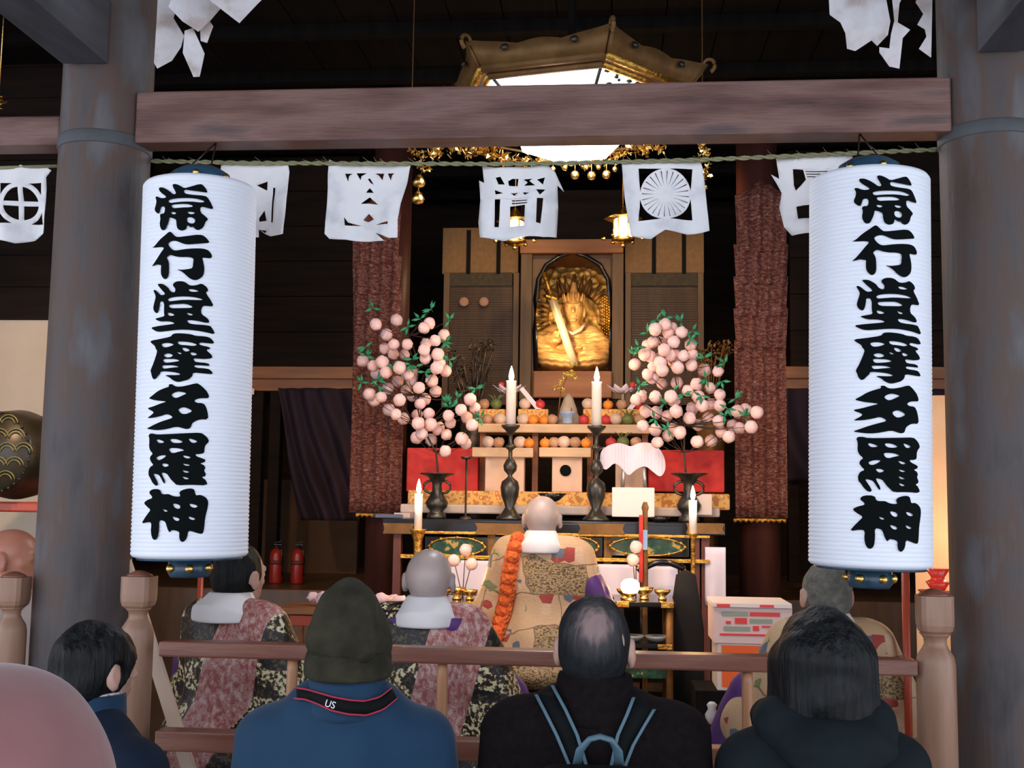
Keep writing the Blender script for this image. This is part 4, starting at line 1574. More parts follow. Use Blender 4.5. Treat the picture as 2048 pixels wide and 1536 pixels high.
curtain(556, 714, 776, 1040, CY, 'dark purple curtain draped left of the brocade banner', (42, 6))
curtain(1574, 1900, 776, 962, CY, 'dark purple curtain behind the right paper lantern', (0, 0))
for k, (x0, x1) in enumerate(((494, 508), (562, 618), (674, 712))):
    mb = prect(x0, 777, x1, 789, 8.188, .012, .002)
    solo('paper_strip', mb, PAPER, ['short white paper strip under the lintel beside the left lantern', 'wide white paper strip under the lintel above the purple curtain', 'white paper strip under the lintel next to the left banner'][k], 'paper strip')
mb = prect(500, 960, 714, 1200, 9.2, .06, 0)
solo('wall_panel', mb, M('brown_back_panel', (.06, .03, .012), .7, col2=(.1, .05, .02), scale=3), 'dark wooden panel below the purple curtain', 'panel')

# fire extinguishers on the raised step
for k, px in enumerate((551, 594)):
    c = at(px, 1163, 8.0)
    T = thing('fire_extinguisher', ['red fire extinguisher standing on the step, left of two', 'red fire extinguisher standing on the step, nearer the left banner'][k], 'fire extinguisher', (c.x, 8.0, 1.241), 0, 'fire extinguishers by the dark panel')
    part('cylinder', MB().lathe((0, 0, 0), [(.044, 0), (.047, .01), (.047, .2), (.035, .235), (.015, .25)], 20), M('dark_red_paint_%d' % k, (.3, .02, .012), .3), T)
    part('valve', MB().lathe((0, 0, .245), [(.012, 0), (.012, .025)], 10).box((.01, 0, .275), (.06, .018, .01), None, .003).box((.01, 0, .292), (.055, .018, .008), Matrix.Rotation(-.2, 3, 'Y'), .003), BLACKL, T)
    part('hose', MB().tube([(.01, -.01, .27), (.045, -.03, .24), (.056, -.03, .16), (.054, -.03, .06)], .006, 8), BLACKL, T)
    part('label', MB().lathe((0, 0, .135), [(.0478, 0), (.0478, .03)], 20), M('label_%d' % k, (.12, .02, .015), .6), T)

# big drum and things in the left bay
c = at(-18, 905, 5.4)
T = thing('large_drum', 'large dark round drum with gold curved lines at the left edge', 'drum', (c.x, 5.4, c.z - .24))
R0 = (at(62, 905, 5.4).x - c.x)
mb = MB().lathe((0, .25, .24), [(R0 * .93, -.25), (R0 * 1.0, -.2), (R0 * 1.12, 0), (R0 * 1.0, .2), (R0 * .93, .25)], 48, axis=(0, -1, 0))
part('shell', mb, M('drum_shell', (.03, .025, .015), .35, col2=(.06, .05, .03), scale=6), T)
mb = MB()
for k in range(-4, 5):
    for s in range(-5, 6):
        cx_, cz_ = s * .085 + (k % 2) * .042, k * .07
        if math.hypot(cx_, cz_) > R0 * .85:
            continue
        for rr_ in (.05, .034):
            q = [(cx_ + rr_ * math.cos(a), -.006, .24 + cz_ + rr_ * math.sin(a)) for a in np.linspace(.15, PI - .15, 9)]
            mb.tube(q, .003, 5)
part('wave_pattern', mb, M('olive_gilt_line', (.35, .3, .1), .5, .5), T)
mb = MB()
for k in range(36):
    a = 2 * PI * k / 36
    mb.ball((R0 * .97 * math.cos(a), .0, .24 + R0 * .97 * math.sin(a)), .009, 6, 4)
part('rim_studs', mb, BRONZE, T)
mb = MB()
for sx in (-1, 1):
    mb.tube([(sx * .2, .25, -.02), (sx * .16, .25, FLZ - (c.z - .24))], .022, 8)
mb.box((0, .25, -.03), (.5, .3, .05), None, .01)
part('stand', mb, REDL, T)

# red lacquered posts, slanting board, folding screen at the right
for px, y0, y1, Y, lab in ((402, 1140, 1250, 4.9, 'thin vermilion post behind the left paper lantern'), (1810, 1130, 1300, 3.95, 'thin vermilion post beside the right newel post')):
    a = at(px, y0, Y)
    mb = MB().lathe((a.x, Y, FLZ), [(.013, 0), (.013, a.z - FLZ)], 10)
    solo('red_post', mb, REDL, lab, 'post')
q0, q1 = at(277, 1105, 3.75), at(325, 1258, 3.75)
mb = MB()
dirv = (q1 - q0).normalized()
ang = math.atan2(dirv.x, -dirv.z)
dn = (q1.z - FLZ - .03) / -dirv.z
e1 = q1 + dirv * dn
mb.box(((q0.x + e1.x) / 2, 3.62, (q0.z + e1.z) / 2), (.045, .02, (e1 - q0).length), Matrix.Rotation(-ang, 3, 'Y'), .004)
solo('leaning_board', mb, M('pale_board_wood', (.7, .5, .36), .5, col2=(.78, .6, .45), scale=5), 'pale wooden board leaning behind the left newel post', 'board')
T = thing('folding_screen', 'gold folding screen seen between the right lantern and the right pillar', 'screen', (at(1885, 1100, 6.0).x, 6.0, FLZ))
x0 = at(1866, 960, 6.0).x
zt3 = at(1880, 792, 6.0).z
for k in range(3):
    mb = MB().box((x0 + .06 + k * .33, 6.0 + (.04 if k % 2 else -.04), (zt3 + FLZ) / 2), (.33, .02, zt3 - FLZ), Matrix.Rotation(.25 * (1 if k % 2 else -1), 3, 'Z'), .003)
    part('screen_panel', mb, M('gold_paper_panel_%d' % k, (.75, .42, .2), .6, col2=(.8, .52, .3), scale=4), T, True)
sp2 = lamp('screen_lamp_light', 'POINT', (x0 + .1, 5.6, 1.7), 7, (1, .6, .3), .05)
c = at(1876, 1172, 5.4)
T = thing('red_offering_stand', 'red lacquered stand with stacked red cups behind the right newel post', 'stand', (c.x, 5.4, FLZ))
part('pedestal', MB().lathe((0, 0, 0), [(.12, 0), (.1, .03), (.03, .06), (.03, c.z - FLZ - .06), (.08, c.z - FLZ - .03), (.09, c.z - FLZ - .02)], 20), REDL, T)
part('cup', MB().lathe((0, 0, c.z - FLZ - .02), [(.03, 0), (.055, .04), (.052, .04), (.03, .05), (.03, .06), (.056, .1), (.05, .1)], 20), M('glossy_red', (.85, .05, .03), .2), T)

# ================================================================== ALTAR
AY = 6.35
T = thing('altar_table', 'black and gilt altar table with green carved panels behind the kneeling priest', 'altar', (at(1105, 1300, AY).x, AY, FLZ))
zt4 = at(1105, 1042, AY).z
xl4, xr4 = at(765, 1050, AY).x, at(1450, 1050, AY).x
mb = MB().box(((xl4 + xr4) / 2, AY + .5, zt4 - .012), (xr4 - xl4, 1.0, .024), bev=.004)
part('table_top', mb, BLACKL, T, True)
mb = prect(765, 1047, 1450, 1066, AY - .005, .06, .003)
part('apron', mb, BLACKL, T, True)
for x0, x1 in ((766, 828), (950, 1052), (1156, 1250), (1372, 1449), (1100, 1112)):
    mb = MB()
    a, c = at(x0, 1056, AY - .02), at(x1, 1056, AY - .02)
    ztp, zbp = at(x0, 1046, AY - .02).z, at(x0, 1067, AY - .02).z
    w = c.x - a.x
    mb.prism([(a.x, ztp), (a.x + w * .05, (ztp + zbp) / 2), (a.x, zbp), (c.x, zbp), (c.x - w * .05, (ztp + zbp) / 2), (c.x, ztp)], AY - .022, AY - .006)
    part('gilt_fitting', mb, GOLDD if x1 - x0 > 20 else GOLDF, T, True)
for y0, y1, mt in ((1066, 1072, GOLDF), (1114, 1122, GOLDF)):
    part('moulding', prect(800, y0, 1420, y1, AY - .01, .08, .003), mt, T, True)
for x0, x1 in ((850, 978), (985, 1100), (1110, 1225), (1212, 1378)):
    if x0 == 1110:
        x1 = 1205
    mb = prect(x0, 1073, x1, 1113, AY + .02, .03)
    pn = part('carved_panel', mb, BLACKL, T, True)
    # green cusped cartouche with gold scroll edge
    l, r_, m_ = at(x0 + 8, 1093, AY), at(x1 - 8, 1093, AY), at((x0 + x1) / 2, 1093, AY)
    hgt = .05
    pl1 = []
    for i in range(24):
        a = 2 * PI * i / 24
        sx = abs(math.cos(a)) ** .8 * (1 if math.cos(a) > 0 else -1)
        pl1.append((m_.x + (r_.x - l.x) / 2 * sx, m_.z + hgt * math.sin(a) * (1 - .25 * math.cos(a) ** 2)))
    part('green_cartouche', MB().prism(pl1, AY + .005, AY + .022), GREENP, pn, True)
    mb = MB().tube([(x, AY, z) for x, z in pl1 + pl1[:1]], .005, 6)
    for i in range(0, 24, 2):
        mb.ball((pl1[i][0], AY, pl1[i][1]), .011, 6, 4)
    part('gilt_scroll', mb, GOLDF, pn, True)
mb = MB()
for px in (790, 832, 980, 1105, 1215, 1392, 1412):
    x = at(px, 1200, AY).x
    mb.v, mb.f, mb.sm = [], [], []
    mb.box((x, AY + .05, (FLZ + zt4 - .05) / 2), (.045, .06, zt4 - .05 - FLZ), bev=.004)
    part('leg', mb, M('dark_red_leg', (.14, .04, .025), .4) if px in (790, 832, 1392, 1412) else GOLDD, T, True)
    mb = MB()
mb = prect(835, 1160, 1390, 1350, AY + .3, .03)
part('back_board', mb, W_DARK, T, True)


def sheet(x0, y0, x1, y1, Y, label, name='paper_sheet', mt=CELLW, cat='paper', bot=None, topc=None, group=None):
    a, c = at(x0, y0, Y), at(x1, y1, Y)
    N, Mz = 12, 8
    vs, fs = [], []
    for j in range(Mz + 1):
        for k in range(N + 1):
            u, t = k / N, j / Mz
            vs.append((a.x + (c.x - a.x) * u, Y + .012 * math.sin(u * 6 + x0) * t, a.z + (c.z - a.z) * t))
    for j in range(Mz):
        for k in range(N):
            q = j * (N + 1) + k
            fs.append((q, q + 1, q + N + 2, q + N + 1))
    T = solo(name, MB().add(vs, fs, True), mt, label, cat, group)
    T.modifiers.new('thickness', 'SOLIDIFY').thickness = .003
    return T


sheet(898, 1120, 985, 1190, AY - .04, 'lavender white cloth hanging under the altar left of the middle priest', 'altar_cloth', cat='cloth')
sheet(1196, 1128, 1292, 1196, AY - .04, 'lavender white cloth hanging under the altar between priest and striped staff', 'altar_cloth', cat='cloth')
sheet(1296, 1132, 1362, 1196, AY - .04, 'white cloth hanging under the right end of the altar', 'altar_cloth', cat='cloth')
sheet(1410, 1094, 1452, 1212, AY + .01, 'tall white paper sheet hanging from the right end of the altar', mt=CELLW)

# gold brocade cloth and white cloth along the back of the table top
b = prect(815, 984, 1460, 1016, AY + .45, .3, .01)
solo('brocade_runner', b, GOLDCL, 'gold brocade covered shelf standing on the altar table', 'shelf')
zr = at(1105, 1016, AY + .45).z
b = prect(800, 1012, 1440, 1030, AY + .30, .14, .01)
solo('white_runner', b, M('grey_white_cloth', (.5, .42, .38), .8, col2=(.6, .5, .44), scale=10), 'grey white folded cloth laid along the altar in front of the gold brocade', 'cloth')
zshelf = at(1105, 984, AY + .45).z

# red felt boxes left and right
for x0, x1, y0, y1, lab in ((813, 956, 896, 984, 'red cloth covered box on the altar behind the left bronze vase'), (1296, 1449, 900, 984, 'red cloth covered box on the altar behind the right bronze vase')):
    b = prect(x0, y0, x1, y1, AY + .62, .3, .008)
    solo('red_box', b, REDC, lab, 'box')
b = prect(1385, 984, 1470, 992, AY + .4, .12, .002)

# small pale altar stands (table board on a plain body)
for (x0, x1, lab, crest) in ((944, 1066, 'pale wooden offering stand left of the middle one, behind the left tall candlestick', 0), (1078, 1182, 'pale wooden offering stand with a round dark crest, in the middle of the altar', 1), (1205, 1306, 'wooden offering stand behind the white fan-shaped folded paper', 0)):
    Y = AY + .52
    c = at((x0 + x1) / 2, 984, Y)
    T = thing('offering_stand', lab, 'stand', (c.x, Y, c.z))
    part('tray', prect(x0, 895, x1, 914, Y - .06, .15, .004), W_LIGHT, T, True)
    part('body', prect(x0 + 26, 914, x1 - 18, 984, Y - .02, .1, .004), M('pale_stand_body_%d' % x0, (.72, .5, .36), .6), T, True)
    if crest:
        p = at(1131, 941, Y - .024)
        part('crest', MB().lathe(p, [(.034, -.002), (.034, .006), (.02, .009)], 24, axis=(0, -1, 0)), INK, T, True)
b = prect(956, 848, 1300, 866, AY + .66, .3, .006)
solo('offering_shelf', b, W_LIGHT, 'long pale wooden shelf carrying the upper row of offerings', 'shelf')
for px in (965, 1070, 1180, 1290):
    b = prect(px - 6, 866, px + 6, 984, AY + .72, .06, .002)
    solo('shelf_post', b, W_ORANGE, {965: 'leftmost wooden post under the upper offering shelf', 1070: 'wooden post under the upper offering shelf left of the crested stand', 1180: 'wooden post under the upper offering shelf behind the right tall candlestick', 1290: 'rightmost wooden post under the upper offering shelf'}[px], 'post')

# offerings -----------------------------------------------------------
def on(px, py, Y):
    return at(px, py, Y)


random.seed(11)
kinds = {'orange': ((.75, .26, .03), 'orange fruit'), 'bun': ((.62, .48, .4), 'round rice cake'), 'root': ((.45, .26, .16), 'brown root vegetable'), 'red': ((.5, .04, .05), 'red apple'), 'leafy': ((.12, .16, .05), 'green vegetable')}
mats = {k: M(k + '_skin', v[0], .5, col2=tuple(min(1, x * 1.3) for x in v[0]), scale=20) for k, v in kinds.items()}
desc = [(976, 882, 'bun', 'leftmost on the lower left tray'), (997, 884, 'root', 'beside the left candlestick on the lower tray'), (1040, 884, 'bun', 'right of the left candlestick on the lower tray'),
        (1058, 886, 'orange', 'at the right end of the lower left tray'), (1090, 886, 'orange', 'at the left end of the crested stand'), (1108, 882, 'root', 'on the crested stand, second from its left end'),
        (1128, 880, 'bun', 'in the middle of the crested stand'), (1150, 882, 'root', 'on the crested stand right of its middle'), (1172, 886, 'orange', 'at the right end of the crested stand'),
        (975, 838, 'root', 'leftmost on the upper shelf'), (1000, 836, 'bun', 'on the upper shelf just left of the left candle'), (1046, 830, 'bun', 'on the upper shelf right of the left candle'), (1066, 838, 'orange', 'on the upper shelf between the left candle and the blue pot'),
        (1088, 838, 'orange', 'on the upper shelf close to the blue pot'), (1105, 836, 'root', 'touching the left side of the blue pot'), (1168, 838, 'red', 'on the upper shelf right of the blue pot'), (1212, 838, 'red', 'on the upper shelf just right of the right candle'),
        (1232, 834, 'bun', 'on the upper shelf, second from the right candle'), (1256, 838, 'leafy', 'on the upper shelf, near the right blossoms'), (1280, 838, 'root', 'rightmost on the upper shelf'),
        (1222, 884, 'red', 'above the white fan-shaped paper, left one'), (1246, 884, 'leafy', 'above the white fan-shaped paper, middle one'), (1272, 884, 'root', 'above the white fan-shaped paper, right one')]
desc += [(968, 806, 'root', 'on the low box at the left end of the upper shelf'), (992, 806, 'leafy', 'on the low box left of the left candle'), (1050, 806, 'bun', 'on the low box right of the left candle'), (1080, 806, 'red', 'on the low box between the left candle and the leaf spray'),
         (1176, 806, 'bun', 'on the low box behind the right candle'), (1216, 806, 'orange', 'on the low box right of the right candle'), (1244, 806, 'root', 'on the low box below the right paper lotus'), (1276, 806, 'red', 'on the low box beside the right blossoms')]
for x0, x1, lab in ((958, 1010, 'brocade covered low box at the left end of the upper shelf'), (1036, 1096, 'brocade covered low box right of the left candle'), (1166, 1290, 'long brocade covered low box behind the right candle')):
    solo('brocade_box', prect(x0, 818, x1, 849, AY + .80, .10, .004), GOLDCL, lab, 'box')
for px, py, kd, where in desc:
    low = py > 860
    Y = AY + (.525 if low else .735) + random.uniform(-.01, .02) + (.11 if py < 815 else 0)
    base = at(px, 895 if low else 848, AY + (.46 if low else .66)).z
    r = {'orange': .033, 'bun': .04, 'root': .037, 'red': .034, 'leafy': .038}[kd]
    hi = py < 815
    if hi:
        base = at(px, 818, AY + .80).z
    p = at(px, py, Y)
    mb = MB().ball((p.x, Y, base + r * .92), r, 14, 10, r * (.92 if kd != 'root' else .9), .18 if kd in ('root', 'leafy') else .04)
    if kd == 'leafy':
        for i in range(7):
            a = i * .9
            mb.tube([(p.x, Y, base + r), (p.x + .03 * math.cos(a), Y + .02 * math.sin(a), base + r * 2.2), (p.x + .055 * math.cos(a), Y + .03 * math.sin(a), base + r * 2.5)], .006, 5, .002)
    if kd in ('orange', 'red'):
        mb.lathe((p.x, Y, base + r * 1.8), [(.004, 0), (.006, .008)], 6)
    solo({'orange': 'orange', 'bun': 'rice_cake', 'root': 'root_vegetable', 'red': 'apple', 'leafy': 'leafy_vegetable'}[kd], mb, mats[kd], kinds[kd][1] + ' ' + where, {'orange': 'fruit', 'bun': 'rice cake', 'root': 'vegetable', 'red': 'fruit', 'leafy': 'vegetable'}[kd], 'offerings on the altar stands')

# cone of rice, blue pot with yellow flower
Y = AY + .86
c = at(1135, 848, AY + .66)
mb = MB().lathe((at(1137, 800, Y).x, Y, c.z), [(.09, 0), (.1, .02), (.075, .06), (.06, .08), (.055, .11), (.04, .15), (.03, .18), (.01, .21)], 20)
solo('rice_mound', mb, TEAR, 'tall grey brown mound of rice behind the blue pot', 'offering')
Yb = AY + .70
p = at(1135, 848, Yb)
T = thing('blue_pot', 'small blue and white porcelain pot on the upper offering shelf', 'pot', (p.x, Yb, p.z))
part('bowl', MB().lathe((0, 0, 0), [(.030, 0), (.034, .006), (.036, .05), (.05, .066), (.051, .078), (.046, .078), (.04, .066)], 24), BLUEP, T)
mb = MB()
leafcluster(mb, Vector((.02, 0, .085)), .02, 12, 4)
part('gold_flower', mb, GOLDF, T)
T = thing('golden_leaf_spray', 'yellow gold leaf spray glowing between the two tall candles', 'ornament', (at(1130, 790, AY + .8).x, AY + .8, at(1130, 848, AY + .66).z))
mb = MB()
for i, (x, y, r) in enumerate(((1142, 732, .022), (1150, 728, .02), (1138, 745, .03), (1130, 752, .026), (1120, 763, .026), (1118, 775, .03), (1152, 757, .018), (1126, 781, .02), (1144, 748, .026))):
    leafcluster(mb, at(x, y, AY + .74), r, 12, 300 + i)
part('leaves', mb, M('bright_gold_leaf', (.95, .8, .12), .3, .6), T, True)
part('stem', MB().tube([T.location + Vector((-.05, .0, 0)), at(1122, 780, AY + .76), at(1140, 740, AY + .76)], .004, 6), GOLDD, T, True)

# paper lotus dishes behind the candles
for px, py, lab in ((1018, 778, 'white and red paper lotus dish behind the left tall candle'), (1246, 778, 'white and red paper lotus dish behind the right tall candle')):
    Y = AY + .9
    p = at(px, py, Y)
    zb_ = at(px, 848, AY + .66).z
    T = thing('paper_lotus', lab, 'paper flower', (p.x, Y, zb_))
    mb = MB()
    for k in range(9):
        a = 2 * PI * k / 9
        d = Vector((math.cos(a), math.sin(a), 0))
        t = Vector((-d.y, d.x, 0))
        b0 = Vector((0, 0, p.z - zb_ - .03))
        L, Rr = [], []
        for i in range(6):
            u = i / 5
            c0 = b0 + d * (.02 + .09 * u) + Vector((0, 0, .055 * u ** 1.4))
            w = .03 * math.sin(PI * min(1, .15 + u * .85)) + .001
            L.append(c0 + t * w)
            Rr.append(c0 - t * w)
        mb.ribbon(L, Rr, .002, (0, 0, -1))
    part('petals', mb, CELLW, T)
    mb = MB().ball((-.045 if px < 1100 else .06, -.06, p.z - zb_ + .02), .02, 10, 6)
    part('red_centre', mb, REDC, T)
    part('stem', MB().lathe((0, 0, 0), [(.04, 0), (.012, .02), (.01, p.z - zb_ - .03), (.03, p.z - zb_ - .02)], 12), TEAR, T)
for px, py, w, lab in ((1062, 800, -.7, 'folded white paper strip slanting right of the left tall candle'), (1270, 806, .7, 'folded white paper strip slanting left of the right blossoms')):
    p = at(px, py, AY + .82)
    b = MB().box((p.x, AY + .82, p.z), (.03, .01, .2), Matrix.Rotation(w, 3, 'Y'), .002)
    solo('folded_paper', b, CELLW, lab, 'paper')
for k, (px, py) in enumerate(((985, 890), (1100, 968), (1050, 965))):
    p = at(px, py, AY + .38)

# dark carved ornament behind the left blossoms, golden one at the right
for pts_, lab, mt, nm in (((900, 700, 990, 700), 'dark carved flower ornament behind the left blossom branch', M('dark_carving', (.04, .035, .03), .35, .4, col2=(.16, .13, .1), scale=14, bump=.6), 'a'), ((1385, 700, 1460, 710), 'dull gold carved ornament between the right blossoms and the right banner', GOLDD, 'b')):
    Y = 7.75
    mb = MB()
    random.seed(5 if nm == 'a' else 6)
    c = at((pts_[0] + pts_[2]) / 2, 1000, Y)
    for i in range(26 if nm == 'a' else 14):
        x = random.uniform(pts_[0], pts_[2])
        y = random.uniform(685, 800) if nm == 'a' else random.uniform(690, 730)
        p = at(x, y, Y + random.uniform(-.05, .08))
        leafcluster(mb, p, .055, 10, 400 + i)
        mb.tube([p, (c.x + (p.x - c.x) * .3, Y, p.z - .3)], .006, 5)
    mb.lathe((c.x, Y, FLZ), [(.16, 0), (.14, .05), (.06, .1), (.05, .9), (.08, 1.1), (.1, at(900, 800, Y).z - FLZ - .1), (.03, at(900, 800, Y).z - FLZ)], 16)
    solo('carved_ornament', mb, mt, lab, 'ornament')

# blossom branches in bronze vases ------------------------------------
zA = lambda s, x0, y0, k: [(x0 + a / k, y0 + b_ / k) for a, b_ in P(s)]
leftb = zA('365 455 475 560 550 660 455 700 545 760 690 660 860 490 915 445 1065 560 975 620 880 655 660 765 430 840 1000 760 875 800 1020 840 340 880 370 965 610 900 690 970 740 940 990 900 1080 930 590 1040 490 1110 810 1105 940 1030 980 1140 680 1130 740 1190 300 1170 350 1230 420 1200 610 1230 870 1220 820 1270 500 1330 570 1375 650 1420 790 1380 910 1370 800 1470 1110 1390 1130 1460 1330 1220 1380 1310 1240 1330 1300 1410 1360 1480 930 1480 1010 1510', 680, 560, 5.12)
leftb += zA('850 190 940 240 650 270 700 230 790 290 1090 280 930 400 1190 150 1130 330', 700, 820, 4.876)
leftb += [(725, 722), (793, 640), (848, 700), (772, 745), (842, 805), (822, 760)]
rightb = zA('670 300 770 250 830 290 940 330 760 390 860 430 590 460 650 430 760 510 1030 460 560 560 620 580 460 660 690 600 880 560 960 570 1050 560 860 640 900 690 1040 670 740 720 590 760 640 800 740 860 890 850 1170 720 1310 730 1090 860 1000 930 1230 900 1330 970 1110 990 520 990 470 1020 670 990 830 990 860 1030 1050 1110 1150 1080 1240 1070 1330 1080 570 1140 680 1150 790 1190 1210 1210 1320 1240 1020 1210 1110 1280 1510 1140 1590 1120 1710 1150 1460 1290 1530 1310 1650 1300 1340 1350 1420 1400 540 1290 670 1330 860 1310 920 1360 800 1390 1100 1450 1240 1440 690 1460 880 1140 800 330 820 560 720 640 650 680', 1180, 600, 5.12)
leafL = zA('335 290 260 690 270 780 390 1030 390 1090 220 1050 690 480 820 400 930 300 1120 410 1080 630 740 810 730 870 870 940 860 860 550 900 1120 820 1390 1110 1200 1210 1090 1250 1120 1300 1440 1410 1070 640', 680, 560, 5.12)
leafR = zA('680 200 770 180 930 220 590 330 1050 320 1030 410 500 480 450 560 1170 590 1380 650 1190 810 1350 830 510 870 760 1060 1140 980 960 960 1490 1010 1580 1190 1640 1280 1380 1180 660 1210 1410 1110 850 930 800 1320', 1180, 600, 5.12)


def vase(T, Y, prof):
    part('vase', MB().lathe((0, 0, 0), prof, 32), BRONZE, T)


zt5 = zt4
for (vx, lab_v, lab_b, balls, leaves, root) in ((873, 'dark bronze vase with a flaring mouth at the left end of the altar', 'left branch of pink and white paper blossoms standing in a bronze vase', leftb, leafL, (876, 950)),
                                               (1378, 'dark bronze vase with a flaring mouth at the right end of the altar', 'right branch of pink and white paper blossoms standing in a bronze vase', rightb, leafR, (1372, 955))):
    Y = AY + .2
    p = at(vx, 1038, Y)
    T = thing('bronze_vase', lab_v, 'vase', (p.x, Y, zt5))
    H = at(vx, 946, Y).z - zt5
    k = H / .27
    part('body', MB().lathe((0, 0, 0), [(.055 * k, 0), (.06 * k, .01), (.05 * k, .03 * k), (.04 * k, .045 * k), (.062 * k, .07 * k), (.068 * k, .095 * k), (.05 * k, .125 * k), (.03 * k, .16 * k), (.028 * k, .2 * k), (.035 * k, .225 * k), (.055 * k, .245 * k), (.098 * k, .262 * k), (.105 * k, .268 * k), (.09 * k, .27 * k), (.02 * k, .25 * k)], 36), BRONZE, T)
    for s in (-1, 1):
        mb = MB()
        q = [(s * (.03 + .05 * math.sin(a)) * k, 0, (.15 + .075 * (1 - math.cos(a)) / 2) * k) for a in np.linspace(0, PI, 10)]
        mb.tube(q, .008 * k, 8)
        part('handle', mb, BRONZE, T)
    rt = at(root[0], root[1], Y)
    BT = thing('blossom_branch', lab_b, 'paper flowers', (rt.x, Y, zt5 + .1))
    cxp = sum(x for x, y in balls) / len(balls)
    trunk = [(root[0], root[1], 0), (root[0] - 4, 905, 0), (cxp + 4, 850, .0), (cxp - 8, 790, .02), (cxp - (0 if vx < 1000 else 20), 730, .0), (cxp - (20 if vx < 1000 else 50), 670, 0)]
    tp = [at(x, y, Y + d) for x, y, d in trunk]
    mb = MB()
    mb.tube([Vector((rt.x, Y, zt5 + .12))] + tp, .008, 6, .003)
    random.seed(int(vx))
    pos = []
    for (x, y) in balls:
        d = random.uniform(-.16, .16)
        pos.append(at(x, y, Y + d))
    for q in pos + [at(x, y, Y + .02) for x, y in leaves]:
        cand = [t for t in tp if t.z < q.z + .02] or [tp[0]]
        s0 = min(cand, key=lambda t: (t - q).length + (.4 if t is tp[0] else 0))
        m = (s0 + q) / 2 + Vector((0, 0, -.02))
        mb.tube([s0, m, q], .0028, 5, .0016)
    part('twigs', mb, TWIG, BT, True)
    for i, q in enumerate(pos):
        mb = MB().ball(q, random.uniform(.033, .039), 14, 9, None, .16)
        part('paper_blossom', mb, PINKB, BT, True)
    mb = MB()
    for j, (x, y) in enumerate(leaves):
        q = at(x, y, Y - .08)
        for i in range(4):
            a = random.uniform(0, 2 * PI)
            d = Vector((math.cos(a), random.uniform(-.5, .2), math.sin(a))).normalized()
            n_ = d.cross(Vector((0, 1, 0))).normalized()
            mb.ribbon([q, q + d * .025 + n_ * .009, q + d * .055], [q, q + d * .025 - n_ * .009, q + d * .055 + n_ * .0005], .0015)
        mb.tube([q, q + Vector((0, .08, 0))], .002, 4)
    part('leaves', mb, LEAF, BT, True)


# candles --------------------------------------------------------------
def flame(T, z, s=1.0):
    part('flame', MB().lathe((0, 0, z), [(.004, 0), (.013 * s, .014 * s), (.017 * s, .034 * s), (.012 * s, .062 * s), (.005 * s, .086 * s), (.0008, .1 * s)], 14), FLAME, T)


for px, ctop, cbot, lab, zt_c in ((1019, 762, 850, 'left', 730), (1192, 764, 852, 'right', 735)):
    Y = AY + .17
    p = at(px, 1036, Y)
    zc1, zc0 = at(px, ctop, Y).z - zt5, at(px, cbot, Y).z - zt5
    T = thing('tall_candlestick', 'tall turned dark bronze candlestick on the altar, %s of two' % lab, 'candlestick', (p.x, Y, zt5))
    h = zc0
    pr_ = [(.075, 0), (.078, .012), (.05, .035), (.034, .06), (.026, .075), (.05, .14), (.055, .19), (.047, .225), (.016, .25), (.012, .262), (.036, .29), (.04, .32), (.026, .35), (.012, .365), (.012, .41), (.03, .425), (.03, .435), (.012, .45), (.011, .50), (.02, .51)]
    sc_ = h / .56
    part('stem', MB().lathe((0, 0, 0), [(r, z * sc_) for r, z in pr_] + [(.03, .525 * sc_), (.05, .545 * sc_), (.055, .56 * sc_), (.045, .56 * sc_)], 28), BRONZE, T)
    CT_ = thing('candle', 'thick white burning candle on the %s tall candlestick' % lab, 'candle', (p.x, Y, zt5 + h))
    part('wax', MB().lathe((0, 0, 0), [(.029, 0), (.029, zc1 - zc0 - .01), (.031, zc1 - zc0), (.024, zc1 - zc0 - .004), (.006, zc1 - zc0 - .01)], 20), WAX, CT_)
    flame(CT_, zc1 - zc0 - .005, .95)
    lamp('candle_light', 'POINT', (p.x, Y - .05, zt5 + zc1 + .07), 4.5, (1, .58, .26), .02)
for px, ctop, cbot, lab, dY, mt in ((836, 985, 1058, 'white burning candle in the gold holder left of the kneeling priest', -.45, 0), (1386, 998, 1066, 'slim white burning candle in front of the right vase', -.3, 1)):
    Y = AY + dY
    p = at(px, cbot, Y)
    z1 = at(px, ctop, Y).z
    T = thing('candle_stand', ('gold trumpet-shaped' if not mt else 'thin gold') + ' candle stand at the %s front corner of the altar' % ('left' if not mt else 'right'), 'candlestick', (p.x, Y, FLZ))
    h = p.z - FLZ
    part('stem', MB().lathe((0, 0, 0), [(.12, 0), (.1, .02), (.02, .05), (.016, h - .2), (.02, h - .13), (.022, h - .06), (.04, h - .01), (.045, h), (.03, h)] if not mt else [(.09, 0), (.08, .02), (.012, .04), (.012, h - .03), (.03, h - .005), (.03, h)], 20), GOLDF, T)
    CT_ = thing('candle', lab, 'candle', (p.x, Y, p.z))
    part('wax', MB().lathe((0, 0, 0), [(.021, 0), (.021, z1 - p.z - .006), (.015, z1 - p.z - .01)], 16), WAX, CT_)
    flame(CT_, z1 - p.z - .008, .8)
    lamp('candle_light', 'POINT', (p.x, Y - .05, z1 + .06), 3.5, (1, .58, .26), .02)
# small oil dish on a tall thin stand in front of the left red box
Y = AY + .12
p = at(933, 916, Y)
T = thing('oil_dish_stand', 'thin iron stand with a small dish in front of the left red box', 'stand', (p.x, Y, zt5))
part('dish', MB().lathe((0, 0, p.z - zt5), [(.008, -.01), (.025, -.006), (.036, .008), (.03, .008)], 18), BRONZE, T)
part('stem', MB().lathe((0, 0, 0), [(.04, 0), (.03, .01), (.006, .02), (.006, p.z - zt5 - .005)], 12), BRONZE, T)

